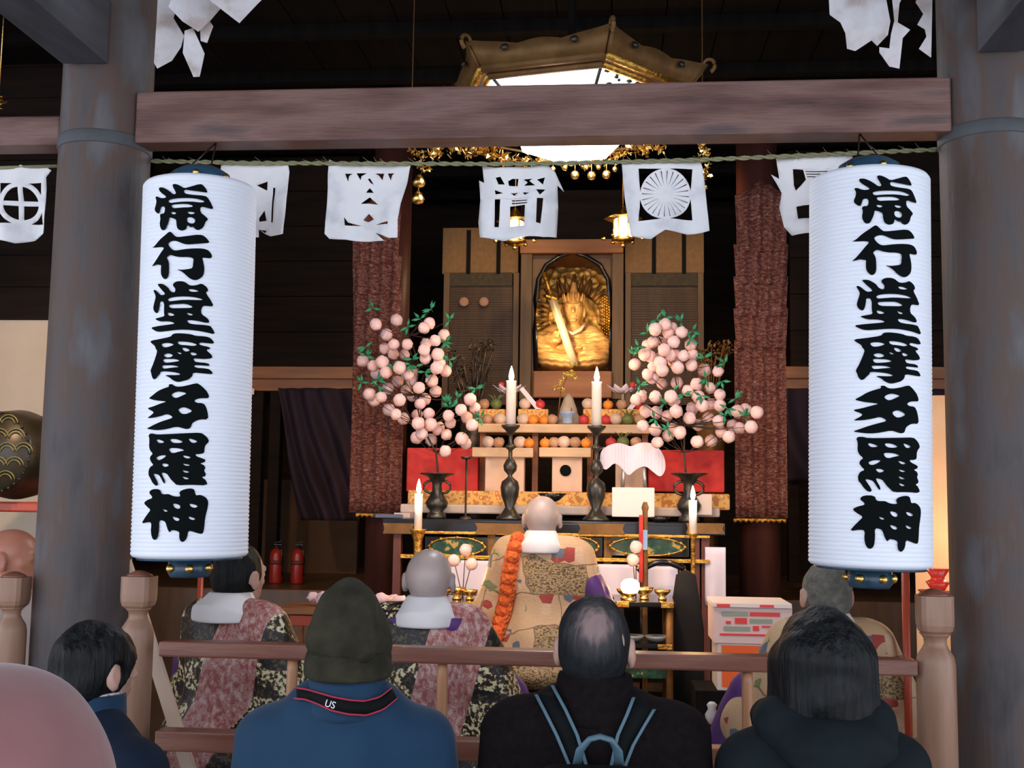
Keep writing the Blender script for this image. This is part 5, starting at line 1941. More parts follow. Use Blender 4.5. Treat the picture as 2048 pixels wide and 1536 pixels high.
# white fan-shaped folded paper and white square board
Y = AY + .28
q = at(1266, 950, Y)
T = thing('folded_paper_fan', 'large white fan-shaped folded paper above the square white board', 'paper ornament', (q.x, Y, zshelf - .1))
for c0, a0, a1, nm in (((1238, 950), 112, 262, 'l'), ((1292, 950), -80, 72, 'r')):
    pass
poly = [(1200, 930), (1200, 905), (1212, 893), (1235, 885), (1252, 889), (1262, 893), (1275, 886), (1295, 884), (1315, 893), (1328, 912), (1332, 935), (1326, 950), (1318, 954), (1306, 944), (1292, 932), (1280, 934), (1268, 942), (1258, 952), (1248, 942), (1238, 930), (1228, 926), (1218, 936), (1210, 941)]
w = [at(x, y, Y) for x, y in chaikin(poly, 2)]
me = fill2d([[(p.x, p.z) for p in w]])
bm = bmesh.new()
bm.from_mesh(me)
xs = [v.co.x for v in bm.verts]
cut_grid(bm, 0, min(xs), max(xs), .006)
bmesh.ops.triangulate(bm, faces=bm.faces[:])
for v in bm.verts:
    v.co = Vector((v.co.x, Y + .006 * (abs(((v.co.x * 55) % 1) - .5)) + .03 * math.cos((v.co.x - q.x) * 22), v.co.y)) - Vector(T.location)
me = bpy.data.meshes.new('pleats')
bm.to_mesh(me)
bm.free()
o = part('pleats', me, CELLW, T)
o.modifiers.new('thickness', 'SOLIDIFY').thickness = .002
part('holder', MB().tube([at(1245, 975, Y + .02), at(1248, 930, Y + .03)], .012, 8).tube([at(1290, 975, Y + .02), at(1288, 932, Y + .03)], .012, 8), M('silver_paper_holder', (.5, .52, .5), .3, .6), T, True)
b = prect(1224, 975, 1309, 1034, AY + .15, .05, .003)
solo('white_board', b, M('white_card', (.86, .76, .74), .7), 'square white board standing on the altar below the white folded paper fan', 'board')
b = prect(1389, 988, 1424, 1030, AY + .2, .04, .003)
solo('white_board', b, M('grey_card', (.62, .52, .48), .7), 'small pale card standing behind the right slim candle', 'board')
# dark bowls
for px, py, r, lab in ((1104, 990, .085, 'wide black bowl on the altar just above the kneeling priest'), (1320, 1024, .06, 'shallow dark bowl right of the square white board')):
    Y = AY + .1
    p = at(px, py, Y)
    b = MB().lathe((p.x, Y, zt5), [(.03, 0), (.035, .01), (.012, .02), (.012, p.z - zt5 - .04), (r * .5, p.z - zt5 - .03), (r, p.z - zt5 + .01), (r * .9, p.z - zt5 + .01), (r * .3, p.z - zt5 - .02)] if px < 1200 else [(.03, 0), (r, .03), (r * .9, .03), (.02, .01)], 24)
    solo('bowl', b, BLACKL, lab, 'bowl')
b = MB().box((at(775, 1030, AY + .1).x, AY + .12, zt5 + .012), (.16, .12, .02), Matrix.Rotation(.3, 3, 'Z'), .004)
solo('folded_cloth', b, M('slate_blue_cloth', (.08, .12, .2), .7), 'slate blue folded cloth at the left end of the altar', 'cloth')
b = MB().box((at(805, 1024, AY + .2).x, AY + .3, zt5 + .015), (.1, .12, .03), Matrix.Rotation(-.2, 3, 'Z'), .004)
solo('paper_packet', b, M('pale_packet', (.7, .55, .5), .7), 'pale folded paper packet beside the slate blue cloth', 'packet')

# ------------------------------------------------------------------ ritual things in front of the altar
# striped staff
Y = 6.08
a, c = at(1290, 1004, Y), at(1290, 1205, Y)
T = thing('banner_staff', 'gilt staff with a red and blue streamer standing right of the kneeling priest', 'staff', (c.x, Y, FLZ))
part('pole', MB().lathe((0, 0, 0), [(.035, 0), (.03, .02), (.014, .04), (.014, a.z - FLZ - .05), (.02, a.z - FLZ - .03), (.01, a.z - FLZ)], 12), GOLDD, T)
part('red_streamer', prect(1278, 1030, 1286, 1165, Y - .03, .012, .002), REDC, T, True)
part('blue_streamer', prect(1286, 1060, 1295, 1100, Y - .035, .012, .002), M('pale_blue_silk', (.25, .42, .65), .5), T, True)
# small pink ball twigs by the priest
for cx_, pts_, lab in ((925, ((931, 1100), (943, 1128), (908, 1121)), 'short twig with glowing pink paper balls left of the kneeling priest'), (1272, ((1272, 1094), (1266, 1120)), 'short twig with pink paper balls beside the striped staff')):
    Y = 5.9
    p0 = at(cx_, 1195, Y)
    T = thing('blossom_twig', lab, 'paper flowers', (p0.x, Y, FLZ + .5))
    mb = MB()
    for x, y in pts_:
        mb.tube([Vector((p0.x, Y, FLZ + .5)), p0, at(x, y, Y)], .004, 5, .002)
    part('twig', mb, TWIG, T, True)
    for x, y in pts_:
        part('paper_blossom', MB().ball(at(x, y, Y), .033, 12, 8, None, .12), PINKB, T, True)
    mb = MB()
    leafcluster(mb, at(cx_ - 4, 1114, Y), .03, 6, 9)
    part('leaf', mb, LEAF, T, True)
# low gilt desks either side of the priest with ritual vessels
for x0, x1, lab in ((862, 950, 'black and gilt side desk with brass vessels left of the kneeling priest'), (1228, 1352, 'black and gilt side desk with bowls right of the kneeling priest')):
    Y = 5.55
    yt = 1204
    c = at((x0 + x1) / 2, yt, Y)
    l, r_ = at(x0, yt, Y), at(x1, yt, Y)
    w, H = r_.x - l.x, c.z - FLZ
    T = thing('side_desk', lab, 'table', (c.x, Y, FLZ))
    part('desk_top', MB().box((0, .2, H - .012), (w, .42, .024), bev=.004), BLACKL, T)
    part('shelf', MB().box((0, .2, H * .62), (w * .94, .38, .02), bev=.003), BLACKL, T)
    part('drawer_box', MB().box((0, .2, H * .42), (w * .8, .34, H * .16), bev=.004), GREENP, T)
    for sx in (-1, 1):
        for yy in (.02, .38):
            part('leg', MB().lathe((sx * (w / 2 - .03), yy, 0), [(.022, 0), (.018, .03), (.016, H * .5), (.024, H * .52), (.018, H * .6), (.018, H - .024)], 10), GOLDD, T)
    for sx in (-.36, .36):
        part('gilt_fitting', MB().box((sx * w, -.012, H - .012), (.06, .006, .028), bev=.002), GOLDF, T)
        part('gilt_fitting', MB().box((sx * w * .9, .0, H * .62), (.07, .006, .024), bev=.002), GOLDF, T)
    for j, (u, rr_, hh_) in enumerate(((-.32, .04, .05), (0, .045, .06), (.3, .04, .05))):
        words = ['leftmost', 'middle', 'rightmost'][j]
        b = MB().lathe((c.x + u * w, Y + .14, c.z), [(rr_ * .5, 0), (rr_ * .55, .008), (rr_ * .3, .014), (rr_ * .9, hh_ * .7), (rr_ * 1.05, hh_), (rr_ * .95, hh_), (rr_ * .3, .02)], 20)
        solo('brass_bowl', b, GOLD, '%s small brass bowl on the side desk %s of the kneeling priest' % (words, 'left' if x0 < 1000 else 'right'), 'bowl')
    if x0 > 1000:
        for j, (u, z_, m2) in enumerate(((-.2, H * .62 + .012, 'left'), (.2, H * .62 + .012, 'right'))):
            b = MB().lathe((c.x + u * w, Y + .1, FLZ + z_), [(.03, 0), (.05, .015), (.062, .03), (.055, .03), (.02, .012)], 20)
            solo('plate', b, M('blue_white_plate_%d' % j, (.4, .48, .55), .25), '%s pale dish on the shelf of the right side desk' % m2, 'plate')
# glowing oil lamp
p = at(1260, 1186, 5.62)
T = thing('oil_lamp', 'small glowing oil lamp on the side desk right of the kneeling priest', 'lamp', (p.x, 5.6, at(1260, 1204, 5.55).z))
part('base', MB().lathe((0, 0, 0), [(.03, 0), (.03, .01), (.012, .016), (.03, .03), (.036, .04)], 16), GOLD, T)
part('glowing_shade', MB().lathe((0, 0, .04), [(.034, 0), (.046, .02), (.044, .045), (.03, .062), (.01, .068)], 16), M('glowing_shade', (1, .9, .7), .5, emit=9, ecol=(1, .8, .5)), T)
lamp('desk_light', 'POINT', (p.x, 5.5, p.z + .08), 3.5, (1, .62, .3), .03)
p = at(925, 1180, 5.5)
lamp('desk_light', 'POINT', (p.x, 5.5, p.z + .1), 2.5, (1, .62, .3), .03)  # light above the left side desk, no oil lamp stands here
# gong stand with a dark hanging curve
Y = 6.12
a, c = at(1322, 1130, Y), at(1322, 1150, Y)
T = thing('gong_stand', 'black curved gong stand with gilt hooks right of the striped staff', 'stand', (a.x, Y, FLZ))
h = a.z - FLZ
q = [(-.12 + .24 * i / 12, 0, h - .04 + .045 * math.sin(PI * i / 12) + .02 * (i / 12)) for i in range(13)]
mb = MB().tube(q, .016, 8)
mb.tube([(-.1, 0, 0), (-.1, 0, h - .03)], .012, 8).tube([(.1, 0, 0), (.1, 0, h - .02)], .012, 8)
mb.box((0, 0, .015), (.3, .16, .03), None, .006)
part('frame', mb, BLACKL, T)
mb = MB()
for s in (-1, 1):
    leafcluster(mb, Vector((s * .12, 0, h - .02)), .028, 10, 70 + s)
part('gilt_hook', mb, GOLD, T)
# black mass added where shadow lies beside the gong stand
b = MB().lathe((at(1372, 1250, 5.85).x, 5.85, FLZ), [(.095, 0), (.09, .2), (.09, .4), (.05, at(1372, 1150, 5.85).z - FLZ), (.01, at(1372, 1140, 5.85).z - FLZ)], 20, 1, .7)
solo('shadow_mass', b, M('shadow_black', (.008, .007, .008), .9, bump=.3), 'black mass standing in for shadow left of the orange carton', 'stand')
# dark red cushion and small white thing on the floor
p = at(1398, 1375, 5.3)
b = MB()
b.ball((p.x, 5.3, FLZ + .035), .17, 24, 10, .035)
solo('round_cushion', b, M('dark_red_cushion', (.16, .05, .045), .8, col2=(.2, .07, .06), scale=9), 'flat dark red round cushion on the floor left of the orange carton', 'cushion')
p = at(1424, 1448, 4.35)
T = thing('hand_bell', 'small white handled bell standing on the floor near the rail', 'bell', (p.x, 4.35, FLZ))
hh_ = p.z - FLZ + .04
part('pedestal', MB().lathe((0, 0, 0), [(.05, 0), (.04, .02), (.012, .04), (.012, hh_ - .04)], 12), BRONZE, T)
part('handle', MB().lathe((0, 0, hh_ - .04), [(.01, 0), (.022, .01), (.026, .035), (.014, .055), (.02, .07), (.01, .08)], 14), WAX, T)

# orange and white carton
Y = 5.2
x0, x1 = 1434, 1578
c = at(1505, 1383, Y)
CB = thing('carton', 'orange and white printed carton standing on the floor at the right', 'box', (c.x, Y, FLZ))
l, r_ = at(x0, 1300, Y), at(x1, 1300, Y)
z0_, zm, z1_ = at(1505, 1383, Y).z, at(1505, 1288, Y).z, at(1505, 1210, Y).z
part('lower_panel', MB().box(((l.x + r_.x) / 2, Y + .13, (z0_ + zm) / 2), (r_.x - l.x, .26, zm - z0_), bev=.004), M('white_carton', (.72, .6, .55), .6), CB, True)
part('orange_front', prect(1444, 1292, 1572, 1376, Y - .004, .008, .001), M('orange_print', (.85, .13, .02), .6), CB, True)
part('upper_panel', MB().box(((l.x + r_.x) / 2, Y + .14, (z1_ + zm) / 2), (r_.x - l.x + .03, .3, z1_ - zm), bev=.004), M('pinkish_white_carton', (.75, .56, .52), .6), CB, True)
part('rim', prect(1426, 1206, 1584, 1216, Y - .025, .33, .003), M('white_carton_rim', (.82, .72, .66), .6), CB, True)
GT = M('grey_green_print', (.3, .36, .28), .6)
RT = M('red_print', (.75, .06, .06), .6)
for (a, b_, c_, d_, mt) in ((1444, 1223, 1496, 1232, GT), (1500, 1225, 1560, 1233, RT), (1470, 1236, 1494, 1248, RT), (1452, 1242, 1462, 1248, RT), (1500, 1238, 1545, 1247, GT), (1448, 1253, 1500, 1262, GT), (1506, 1252, 1518, 1262, RT), (1524, 1252, 1566, 1256, RT), (1440, 1268, 1560, 1272, RT), (1434, 1208, 1460, 1214, RT), (1520, 1210, 1548, 1215, RT)):
    part('printed_patch', prect(a, b_, c_, d_, Y - (.03 if b_ < 1216 else .014), .004, 0), mt, CB, True)
mb = MB().box((CB.location.x, Y + .14, (z0_ + FLZ) / 2), (.5, .3, max(.02, z0_ - FLZ)), bev=.004)
solo('floor_stool', mb, W_DARK, 'low dark wooden stool under the orange and white carton', 'stool')

# low tables with pink offerings at the left, behind the rail
for x0, x1, yt, Y, lab, plab, px in ((575, 668, 1216, 5.4, 'low red brown table left of the hat wearer with folded pink paper on it', 'heap of pink white folded paper on the low table left of the olive hat', 622),
                                     (742, 800, 1222, 5.2, 'low red brown table behind the second priest at the left', 'heap of pink flowers on the low table right of the olive hat', 772)):
    c = at((x0 + x1) / 2, yt, Y)
    w = at(x1, yt, Y).x - at(x0, yt, Y).x
    T = thing('low_table', lab, 'table', (c.x, Y, FLZ))
    H = c.z - FLZ
    part('table_top', MB().box((0, .12, H - .015), (w + .1, .3, .03), bev=.004), W_ORANGE, T)
    part('apron', MB().box((0, .01, H - .06), (w + .04, .03, .05), bev=.003), REDL, T)
    for sx in (-1, 1):
        for yy in (0, .24):
            part('leg', MB().box((sx * w / 2, yy + .01, (H - .03) / 2), (.03, .03, H - .03), bev=.003), W_ORANGE, T)
    p = at(px, yt, Y)
    T2 = thing('folded_paper_heap', plab, 'paper offering', (p.x, Y + .1, c.z))
    random.seed(px)
    for i in range(7):
        mb = MB().ball((random.uniform(-.065, .065), random.uniform(-.04, .04), .028 + random.uniform(0, .02)), random.uniform(.028, .04), 10, 6, .026, .5)
        part('folded_piece', mb, PINKB, T2)

# ================================================================== PEOPLE
def hand(f, w, dirv, side, k=.006, curl=.5, sc_=1.0):
    """palm and five fingers from wrist w along dirv; side = +1 thumb towards +x"""
    d = Vector(dirv).normalized()
    up = Vector((0, 0, 1)) if abs(d.z) < .8 else Vector((0, 1, 0))
    s = d.cross(up).normalized() * side
    n_ = s.cross(d).normalized()
    w = Vector(w)
    pc = w + d * .045 * sc_
    f.cone(w, w + d * .03 * sc_, .024 * sc_, .028 * sc_, .01)
    for t in (-.6, -.2, .2, .6):
        f.cone(w + d * .025 * sc_ + s * t * .03 * sc_, w + d * .085 * sc_ + s * t * .042 * sc_, .014 * sc_, .0115 * sc_, .008)
    for t, L in ((-.9, .058), (-.3, .072), (.3, .078), (.9, .068)):
        a = w + d * .088 * sc_ + s * t * .03 * sc_
        b_ = a + (d * (1 - .3 * curl) - n_ * curl * .5).normalized() * L * .45 * sc_
        c = b_ + (d * (1 - curl) - n_ * curl * 1.1).normalized() * L * .35 * sc_
        e = c + (d * (1 - 1.6 * curl) - n_ * curl * 1.3).normalized() * L * .28 * sc_
        f.cone(a, b_, .0098 * sc_, .0092 * sc_, .003).cone(b_, c, .0092 * sc_, .0085 * sc_, .002).cone(c, e, .0085 * sc_, .0072 * sc_, .002)
    a = w + d * .03 * sc_ + s * .026 * sc_
    b_ = a + (d * .6 + s * .7 - n_ * .2).normalized() * .036 * sc_
    f.cone(a, b_, .0145 * sc_, .011 * sc_, .006).cone(b_, b_ + (d * .9 + s * .2 - n_ * .3).normalized() * .03 * sc_, .011 * sc_, .0085 * sc_, .002)


def head(f, z, y=.0, bald=True):
    """head whose centre height is z, facing +Y"""
    f.ell((0, y - .005, z + .018), (.079, .097, .086), .015)
    f.ell((0, y - .03, z + .0), (.074, .075, .085), .02)
    f.ell((0, y + .03, z - .055), (.056, .062, .062), .03)
    f.cone((0, y + .035, z - .105), (0, y + .07, z - .1), .02, .014, .02)
    f.cone((-.035, y + .085, z + .022), (.035, y + .085, z + .022), .012, .012, .012)
    f.ell((-.033, y + .095, z + .0), (.018, .014, .012), 0, sub=True).ell((.033, y + .095, z + .0), (.018, .014, .012), 0, sub=True)
    f.ell((-.033, y + .078, z + .0), (.014, .014, .012), .003).ell((.033, y + .078, z + .0), (.014, .014, .012), .003)
    f.cone((0, y + .09, z + .01), (0, y + .112, z - .028), .008, .013, .01)
    f.ell((-.012, y + .104, z - .032), (.008, .01, .007), .004).ell((.012, y + .104, z - .032), (.008, .01, .007), .004)
    f.cone((-.02, y + .088, z - .06), (.02, y + .088, z - .06), .006, .006, .006).cone((-.016, y + .086, z - .07), (.016, y + .086, z - .07), .007, .007, .006)
    f.cone((-.045, y + .05, z - .02), (.0, y + .06, z - .04), .02, .02, .02).cone((.045, y + .05, z - .02), (.0, y + .06, z - .04), .02, .02, .02)
    for s in (-1, 1):
        f.ell((s * .087, y - .008, z - .012), (.012, .021, .034), .006, Matrix.Rotation(-.15 * s, 3, 'Z'))
        f.ell((s * .098, y - .002, z - .008), (.006, .011, .018), 0, sub=True)
        f.ell((s * .085, y - .002, z - .04), (.009, .011, .011), .006)


def standing_body():
    f = Field((-.36, -.2, -.005), (.36, .36, 1.64), .0075)
    head(f, 1.5)
    f.cone((0, -.02, 1.3), (0, -.005, 1.43), .056, .05, .03)
    f.ell((0, .0, 1.19), (.155, .1, .18), .03)
    f.cone((-.14, -.01, 1.3), (.14, -.01, 1.3), .05, .05, .04)
    f.ell((0, 0, 1.0), (.13, .09, .14), .04).ell((0, -.01, .87), (.155, .11, .11), .05)
    for s in (-1, 1):
        f.cone((s * .085, 0, .84), (s * .095, .015, .47), .082, .052, .03).cone((s * .095, .015, .47), (s * .1, -.015, .09), .05, .034, .02)
        f.cone((s * .1, -.02, .045), (s * .11, .13, .03), .04, .03, .02).ell((s * .108, .15, .022), (.038, .05, .022), .015)
        f.cone((s * .175, -.01, 1.3), (s * .212, -.03, 1.03), .05, .038, .03).cone((s * .212, -.03, 1.03), (s * .12, .19, 1.02), .036, .025, .012)
        hand(f, (s * .12, .19, 1.02), (-s * .55, .5, .05), s, curl=.75)
    return f.mesh('body')


def seated_body():
    f = Field((-.34, -.2, -.005), (.34, .48, .88), .0075)
    head(f, .76, .02)
    f.cone((0, -.01, .57), (0, .01, .69), .056, .05, .03)
    f.ell((0, 0, .44), (.155, .1, .18), .03).cone((-.14, -.01, .56), (.14, -.01, .56), .05, .05, .04)
    f.ell((0, 0, .25), (.14, .1, .14), .04).ell((0, -.02, .17), (.16, .13, .1), .04)
    for s in (-1, 1):
        f.cone((s * .09, .02, .16), (s * .12, .36, .1), .08, .058, .03).cone((s * .12, .36, .085), (s * .08, .0, .055), .05, .04, .015)
        f.cone((s * .08, .0, .05), (s * .06, -.12, .03), .035, .024, .015)
        f.cone((s * .175, -.01, .56), (s * .22, .02, .31), .05, .038, .03).cone((s * .22, .02, .31), (s * .09, .2, .34), .036, .025, .012)
        hand(f, (s * .09, .2, .34), (-s * .45, .6, .15), s, curl=.7)
    return f.mesh('body')


SB = standing_body()
QB = seated_body()


def person(name_label, loc, rotz, scale, bodymesh, skin, group=None):
    T = thing('person', name_label, 'person', loc, rotz, group)
    T.scale = (scale,) * 3
    me = bodymesh.copy()
    part('body', me, skin, T)
    return T


def place(px, py_top, Y, H, base):
    p = at(px, py_top, Y)
    return (p.x, Y, base), (p.z - base) / H


def slump(T, wide, slope):
    """lower and narrow the body's shoulders to suit the garment"""
    me = [c for c in T.children if c.name.startswith('body')][0].data
    n = len(me.vertices)
    co = np.zeros(n * 3, np.float32)
    me.vertices.foreach_get('co', co)
    co = co.reshape(-1, 3)
    t = np.clip((np.abs(co[:, 0]) - .05) / .11, 0, 1) * np.clip((co[:, 2] - .9) / .2, 0, 1) * (co[:, 2] < 1.4)
    co[:, 2] -= slope * t
    co[:, 0] *= 1 - (1 - wide + .04) * t
    me.vertices.foreach_set('co', co.ravel())


def trousers(T, mt):
    f = Field((-.3, -.2, .0), (.3, .22, 1.02), .01)
    f.ell((0, 0, .92), (.165, .12, .12), .04)
    for s in (-1, 1):
        f.cone((s * .088, 0, .86), (s * .097, .015, .47), .1, .07, .03).cone((s * .097, .015, .47), (s * .1, -.012, .07), .068, .058, .02)
    f.floor(.05)
    part('trousers', f.mesh('trousers', folds(.008, 6, 4, 2)), mt, T)
    for s in (-1, 1):
        f = Field((-.2, -.12, -.005), (.2, .26, .13), .008)
        f.cone((s * .1, -.02, .05), (s * .108, .14, .035), .048, .036, .02).ell((s * .108, .16, .03), (.045, .06, .03), .02)
        f.floor(.0)
        part('shoe', f.mesh('shoe'), BLACKL, T)


def jacket(T, mt, collar=None, wide=1.0, hood=False, seed=0, long_=.78, name='jacket', slope=0.0):
    f = Field((-.4, -.26, long_ - .05), (.4, .34, 1.56), .0085)
    f.ell((0, -.005, 1.16), (.19 * wide, .135, .24), .04)
    f.cone((-.14 * wide, -.015, 1.305 - slope), (.14 * wide, -.015, 1.305 - slope), .075, .075, .05)
    f.cone((-.07, -.02, 1.35), (.07, -.02, 1.35), .06, .06, .05)
    f.ell((0, -.005, .95), (.195 * wide, .14, .2), .06)
    f.cone((0, -.005, long_ - .04), (0, -.005, .95), .17 * wide, .17 * wide, .05, sc=(1.1, .78, 1))
    for s in (-1, 1):
        f.cone((s * .185 * wide, -.01, 1.295 - slope), (s * .222 * wide, -.035, 1.03), .08, .064, .04).cone((s * .222 * wide, -.035, 1.03), (s * .14, .165, 1.02), .062, .045, .02)
    f.cone((0, -.015, 1.36), (0, -.008, 1.41), .078, .07, .02)
    f.cone((0, .0, 1.38), (0, .01, 1.5), .06, .064, 0, sub=True)
    f.floor(long_)
    slump(T, wide, slope)
    j = part(name, f.mesh(name, folds(.011, 5, 3.2, seed)), mt, T)
    if collar:
        f = Field((-.16, -.17, 1.30), (.16, .17, 1.5), .006)
        f.cone((0, -.018, 1.345), (0, -.008, 1.44), .1, .086, 0, sc=(1, 1, 1))
        f.cone((0, .0, 1.36), (0, .01, 1.54), .07, .076, 0, sub=True)
        f.cone((0, .16, 1.3), (0, .13, 1.5), .05, .08, 0, sub=True)
        f.floor(1.33)
        f.ceil(1.44)
        part('collar', f.mesh('collar', folds(.004, 12, 8, seed)), collar, T)
    return j


def strands(amp=.006, fx=45, fz=6, seed=0.):
    def fn(V):
        out = V.copy()
        for i, p in enumerate(V):
            a = math.atan2(p[0], p[1]) * .12
            k = noise.noise(Vector((p[0] * fx + seed, p[1] * fx, p[2] * fz))) * amp + noise.noise(Vector((p[0] * 12, p[1] * 12, p[2] * 12 + seed))) * amp * 1.2
            r = math.hypot(p[0], p[1]) + 1e-6
            out[i, 0] += p[0] / r * k
            out[i, 1] += p[1] / r * k
            out[i, 2] += k * .6
        return out
    return fn


def short_hair(T, mt, z=1.5, y=0., vol=.008, low=-.065, seed=0., name='hair', res=.0055, amp=.006):
    f = Field((-.13, -.16, z - .12), (.13, .14, z + .16), res)
    f.ell((0, y - .012, z + .012), (.079 + vol, .097 + vol, .1 + vol), .01)
    f.ell((0, y - .04, z - .03), (.068 + vol * .6, .062 + vol * .6, .062), .02)
    # open the face and cut round the ears
    f.ell((0, y + .115, z - .045), (.12, .105, .095), 0, sub=True)
    for s in (-1, 1):
        f.ell((s * .096, y + .002, z - .028), (.018, .024, .036), 0, sub=True)
    f.floor(z + low)
    return part(name, f.mesh(name, strands(amp, 45, 8, seed)), mt, T)


# --- man in the blue jacket and olive hat
loc, s = place(703, 1182, 2.68, 1.61, 0)
T1 = person('person seen from behind in a blue jacket and olive felt hat at the railing', loc, .02, s, SB, SKIN)
trousers(T1, M('dark_trousers', (.02, .02, .025), .8))
jacket(T1, NAVY, NAVY, .98, seed=1, slope=.03)
f = Field((-.15, -.16, 1.38), (.15, .16, 1.72), .006)
f.ell((0, -.01, 1.5), (.098, .115, .105), .01)
f.ell((-.005, -.005, 1.555), (.072, .085, .078), .03)
f.cone((.0, 0, 1.58), (.0, -.015, 1.612), .05, .026, .03)
f.cone((-.03, -.05, 1.585), (-.06, -.095, 1.50), .036, .028, .012)
f.cone((.03, -.055, 1.585), (.05, -.095, 1.49), .04, .03, .012)
f.cone((.0, -.05, 1.60), (.0, -.03, 1.55), .03, .03, .02)
f.ell((0, .1, 1.44), (.1, .07, .05), 0, sub=True)
f.cone((0, -.02, 1.33), (0, -.01, 1.43), .085, .08, 0, sub=True)
f.floor(1.43)
hat = part('felt_hat', f.mesh('felt_hat', folds(.020, 10, 6, 3)), OLIVE, T1)
f = Field((-.16, -.17, 1.37), (.16, .15, 1.50), .0055)
f.cone((0, -.01, 1.425), (0, -.01, 1.452), .105, .104, .0, sc=(.95, 1.1, 1))
f.cone((0, -.01, 1.3), (0, -.01, 1.6), .093, .093, 0, sub=True, sc=(.95, 1.1, 1))
f.floor(1.415)
f.ceil(1.475)
part('brim', f.mesh('brim', folds(.006, 14, 30, 9)), OLIVE, hat)

# --- man with backpack
loc, s = place(1190, 1198, 2.75, 1.61, 0)
T2 = person('person with thinning dark hair in a dark knit sweater carrying a backpack', loc, -.03, s, SB, SKIN)
trousers(T2, M('black_trousers', (.015, .015, .017), .8))
jacket(T2, BROWNK, BROWNK, 1.02, seed=4, name='sweater')
short_hair(T2, HAIRT, vol=.006, low=-.085, seed=3)

# --- woman with long hair
loc, s = place(1640, 1206, 2.72, 1.63, 0)
T3 = person('person with long black hair in a dark teal grey hooded coat at the right', loc, .05, s, SB, SKIN)
trousers(T3, M('grey_trousers', (.03, .03, .03), .8))
jacket(T3, COATT, None, .9, seed=7, name='coat', long_=.6, slope=.04)
f = Field((-.2, -.26, 1.20), (.2, .12, 1.48), .007)
f.cone((-.1, -.05, 1.36), (.1, -.05, 1.36), .06, .06, .03).ell((0, -.12, 1.33), (.13, .07, .065), .04).ell((0, -.14, 1.27), (.08, .045, .05), .03)
f.cone((-.11, .02, 1.36), (-.09, -.06, 1.37), .05, .055, .03).cone((.11, .02, 1.36), (.09, -.06, 1.37), .05, .055, .03)
f.ell((0, -.01, 1.44), (.085, .09, .07), 0, sub=True)
part('hood', f.mesh('hood', folds(.010, 9, 14, 6)), COATT, T3)
f = Field((-.17, -.19, 1.26), (.17, .14, 1.67), .0055)
f.ell((0, -.012, 1.515), (.095, .112, .114), .01)
f.cone((-.04, -.055, 1.5), (-.055, -.07, 1.38), .075, .058, .04).cone((.04, -.055, 1.5), (.06, -.065, 1.37), .075, .055, .04)
f.cone((-.09, .0, 1.5), (-.1, -.01, 1.39), .035, .03, .03).cone((.09, .0, 1.5), (.1, -.01, 1.38), .035, .028, .03)
f.cone((.0, -.09, 1.42), (.03, -.1, 1.345), .06, .035, .03).cone((-.06, -.08, 1.39), (-.075, -.085, 1.34), .03, .015, .02)
f.ell((0, .13, 1.44), (.068, .1, .12), 0, sub=True)
part('hair', f.mesh('hair', strands(.0045, 38, 3.5, 5)), HAIRB, T3)

# --- man at the left, turned to the right
loc, s = place(197, 1246, 2.74, 1.615, 0)
T4 = person('person with short black hair in a navy jacket standing by the left pillar', loc, R_(-32), s, SB, SKIN)
trousers(T4, M('brown_trousers', (.03, .022, .018), .8))
jacket(T4, NAVY2, NAVY, 1.12, seed=9, slope=.03)
f = Field((-.15, -.17, 1.36), (.15, .15, 1.68), .0055)
f.ell((0, -.012, 1.518), (.096, .112, .108), .01)
f.ell((0, -.05, 1.46), (.078, .072, .07), .02)
f.ell((0, .12, 1.455), (.13, .1, .1), 0, sub=True)
for sx in (-1, 1):
    f.ell((sx * .098, .008, 1.475), (.03, .034, .05), 0, sub=True)
f.floor(1.405)
part('hair', f.mesh('hair', strands(.009, 34, 10, 2)), HAIRB, T4)
f = Field((-.13, -.13, 1.34), (.13, .13, 1.48), .006)
f.cone((0, -.012, 1.395), (0, -.01, 1.435), .083, .078, .0)
f.cone((0, -.01, 1.3), (0, -.0, 1.5), .066, .066, 0, sub=True)
f.floor(1.37)
f.ceil(1.447)
part('scarf', f.mesh('scarf', folds(.004, 20, 20, 4)), M('checked_scarf', (.5, .42, .4), .9, stops=[(.0, (.3, .06, .06)), (.45, (.6, .52, .5)), (.58, (.12, .1, .12))], const=True, scale=24), T4)

# --- person in the mauve hood, close to the camera at the lower left
loc, s = place(2, 1338, 1.32, 1.655, 0)
T5 = person('person in a mauve pink fleece hood very close at the lower left corner', loc, .1, s, SB, SKIN)
trousers(T5, M('navy_trousers', (.02, .02, .04), .8))
jacket(T5, MAUVE, None, 1.1, seed=12)
f = Field((-.24, -.24, 1.2), (.24, .2, 1.72), .007)
f.ell((0, -.015, 1.51), (.135, .145, .15), .02).cone((0, -.03, 1.5), (0, -.04, 1.34), .13, .13, .06)
f.cone((-.09, -.03, 1.36), (-.16, -.02, 1.30), .1, .085, .04).cone((.09, -.03, 1.36), (.16, -.02, 1.30), .1, .085, .04)
f.ell((0, .16, 1.46), (.085, .16, .12), 0, sub=True)
f.floor(1.26)
part('hood', f.mesh('hood', folds(.008, 7, 6, 3)), MAUVE, T5)


# --- straps laid on a back: cast the pixel ray onto a garment
def cast(o, px, py, lift=.004):
    best = None
    d = (CROT @ Vector(((px - 1024) / F, -(py - 768) / F, -1))).normalized()
    for q in (o if isinstance(o, (list, tuple)) else [o]):
        inv = q.matrix_world.inverted()
        ok, hit, nrm, _ = q.ray_cast(inv @ CAMP, (inv.to_3x3() @ d).normalized())
        if ok:
            w = q.matrix_world @ hit
            if best is None or (w - CAMP).length < (best - CAMP).length:
                best = w
    return None if best is None else best - d * lift


bpy.context.view_layer.update()


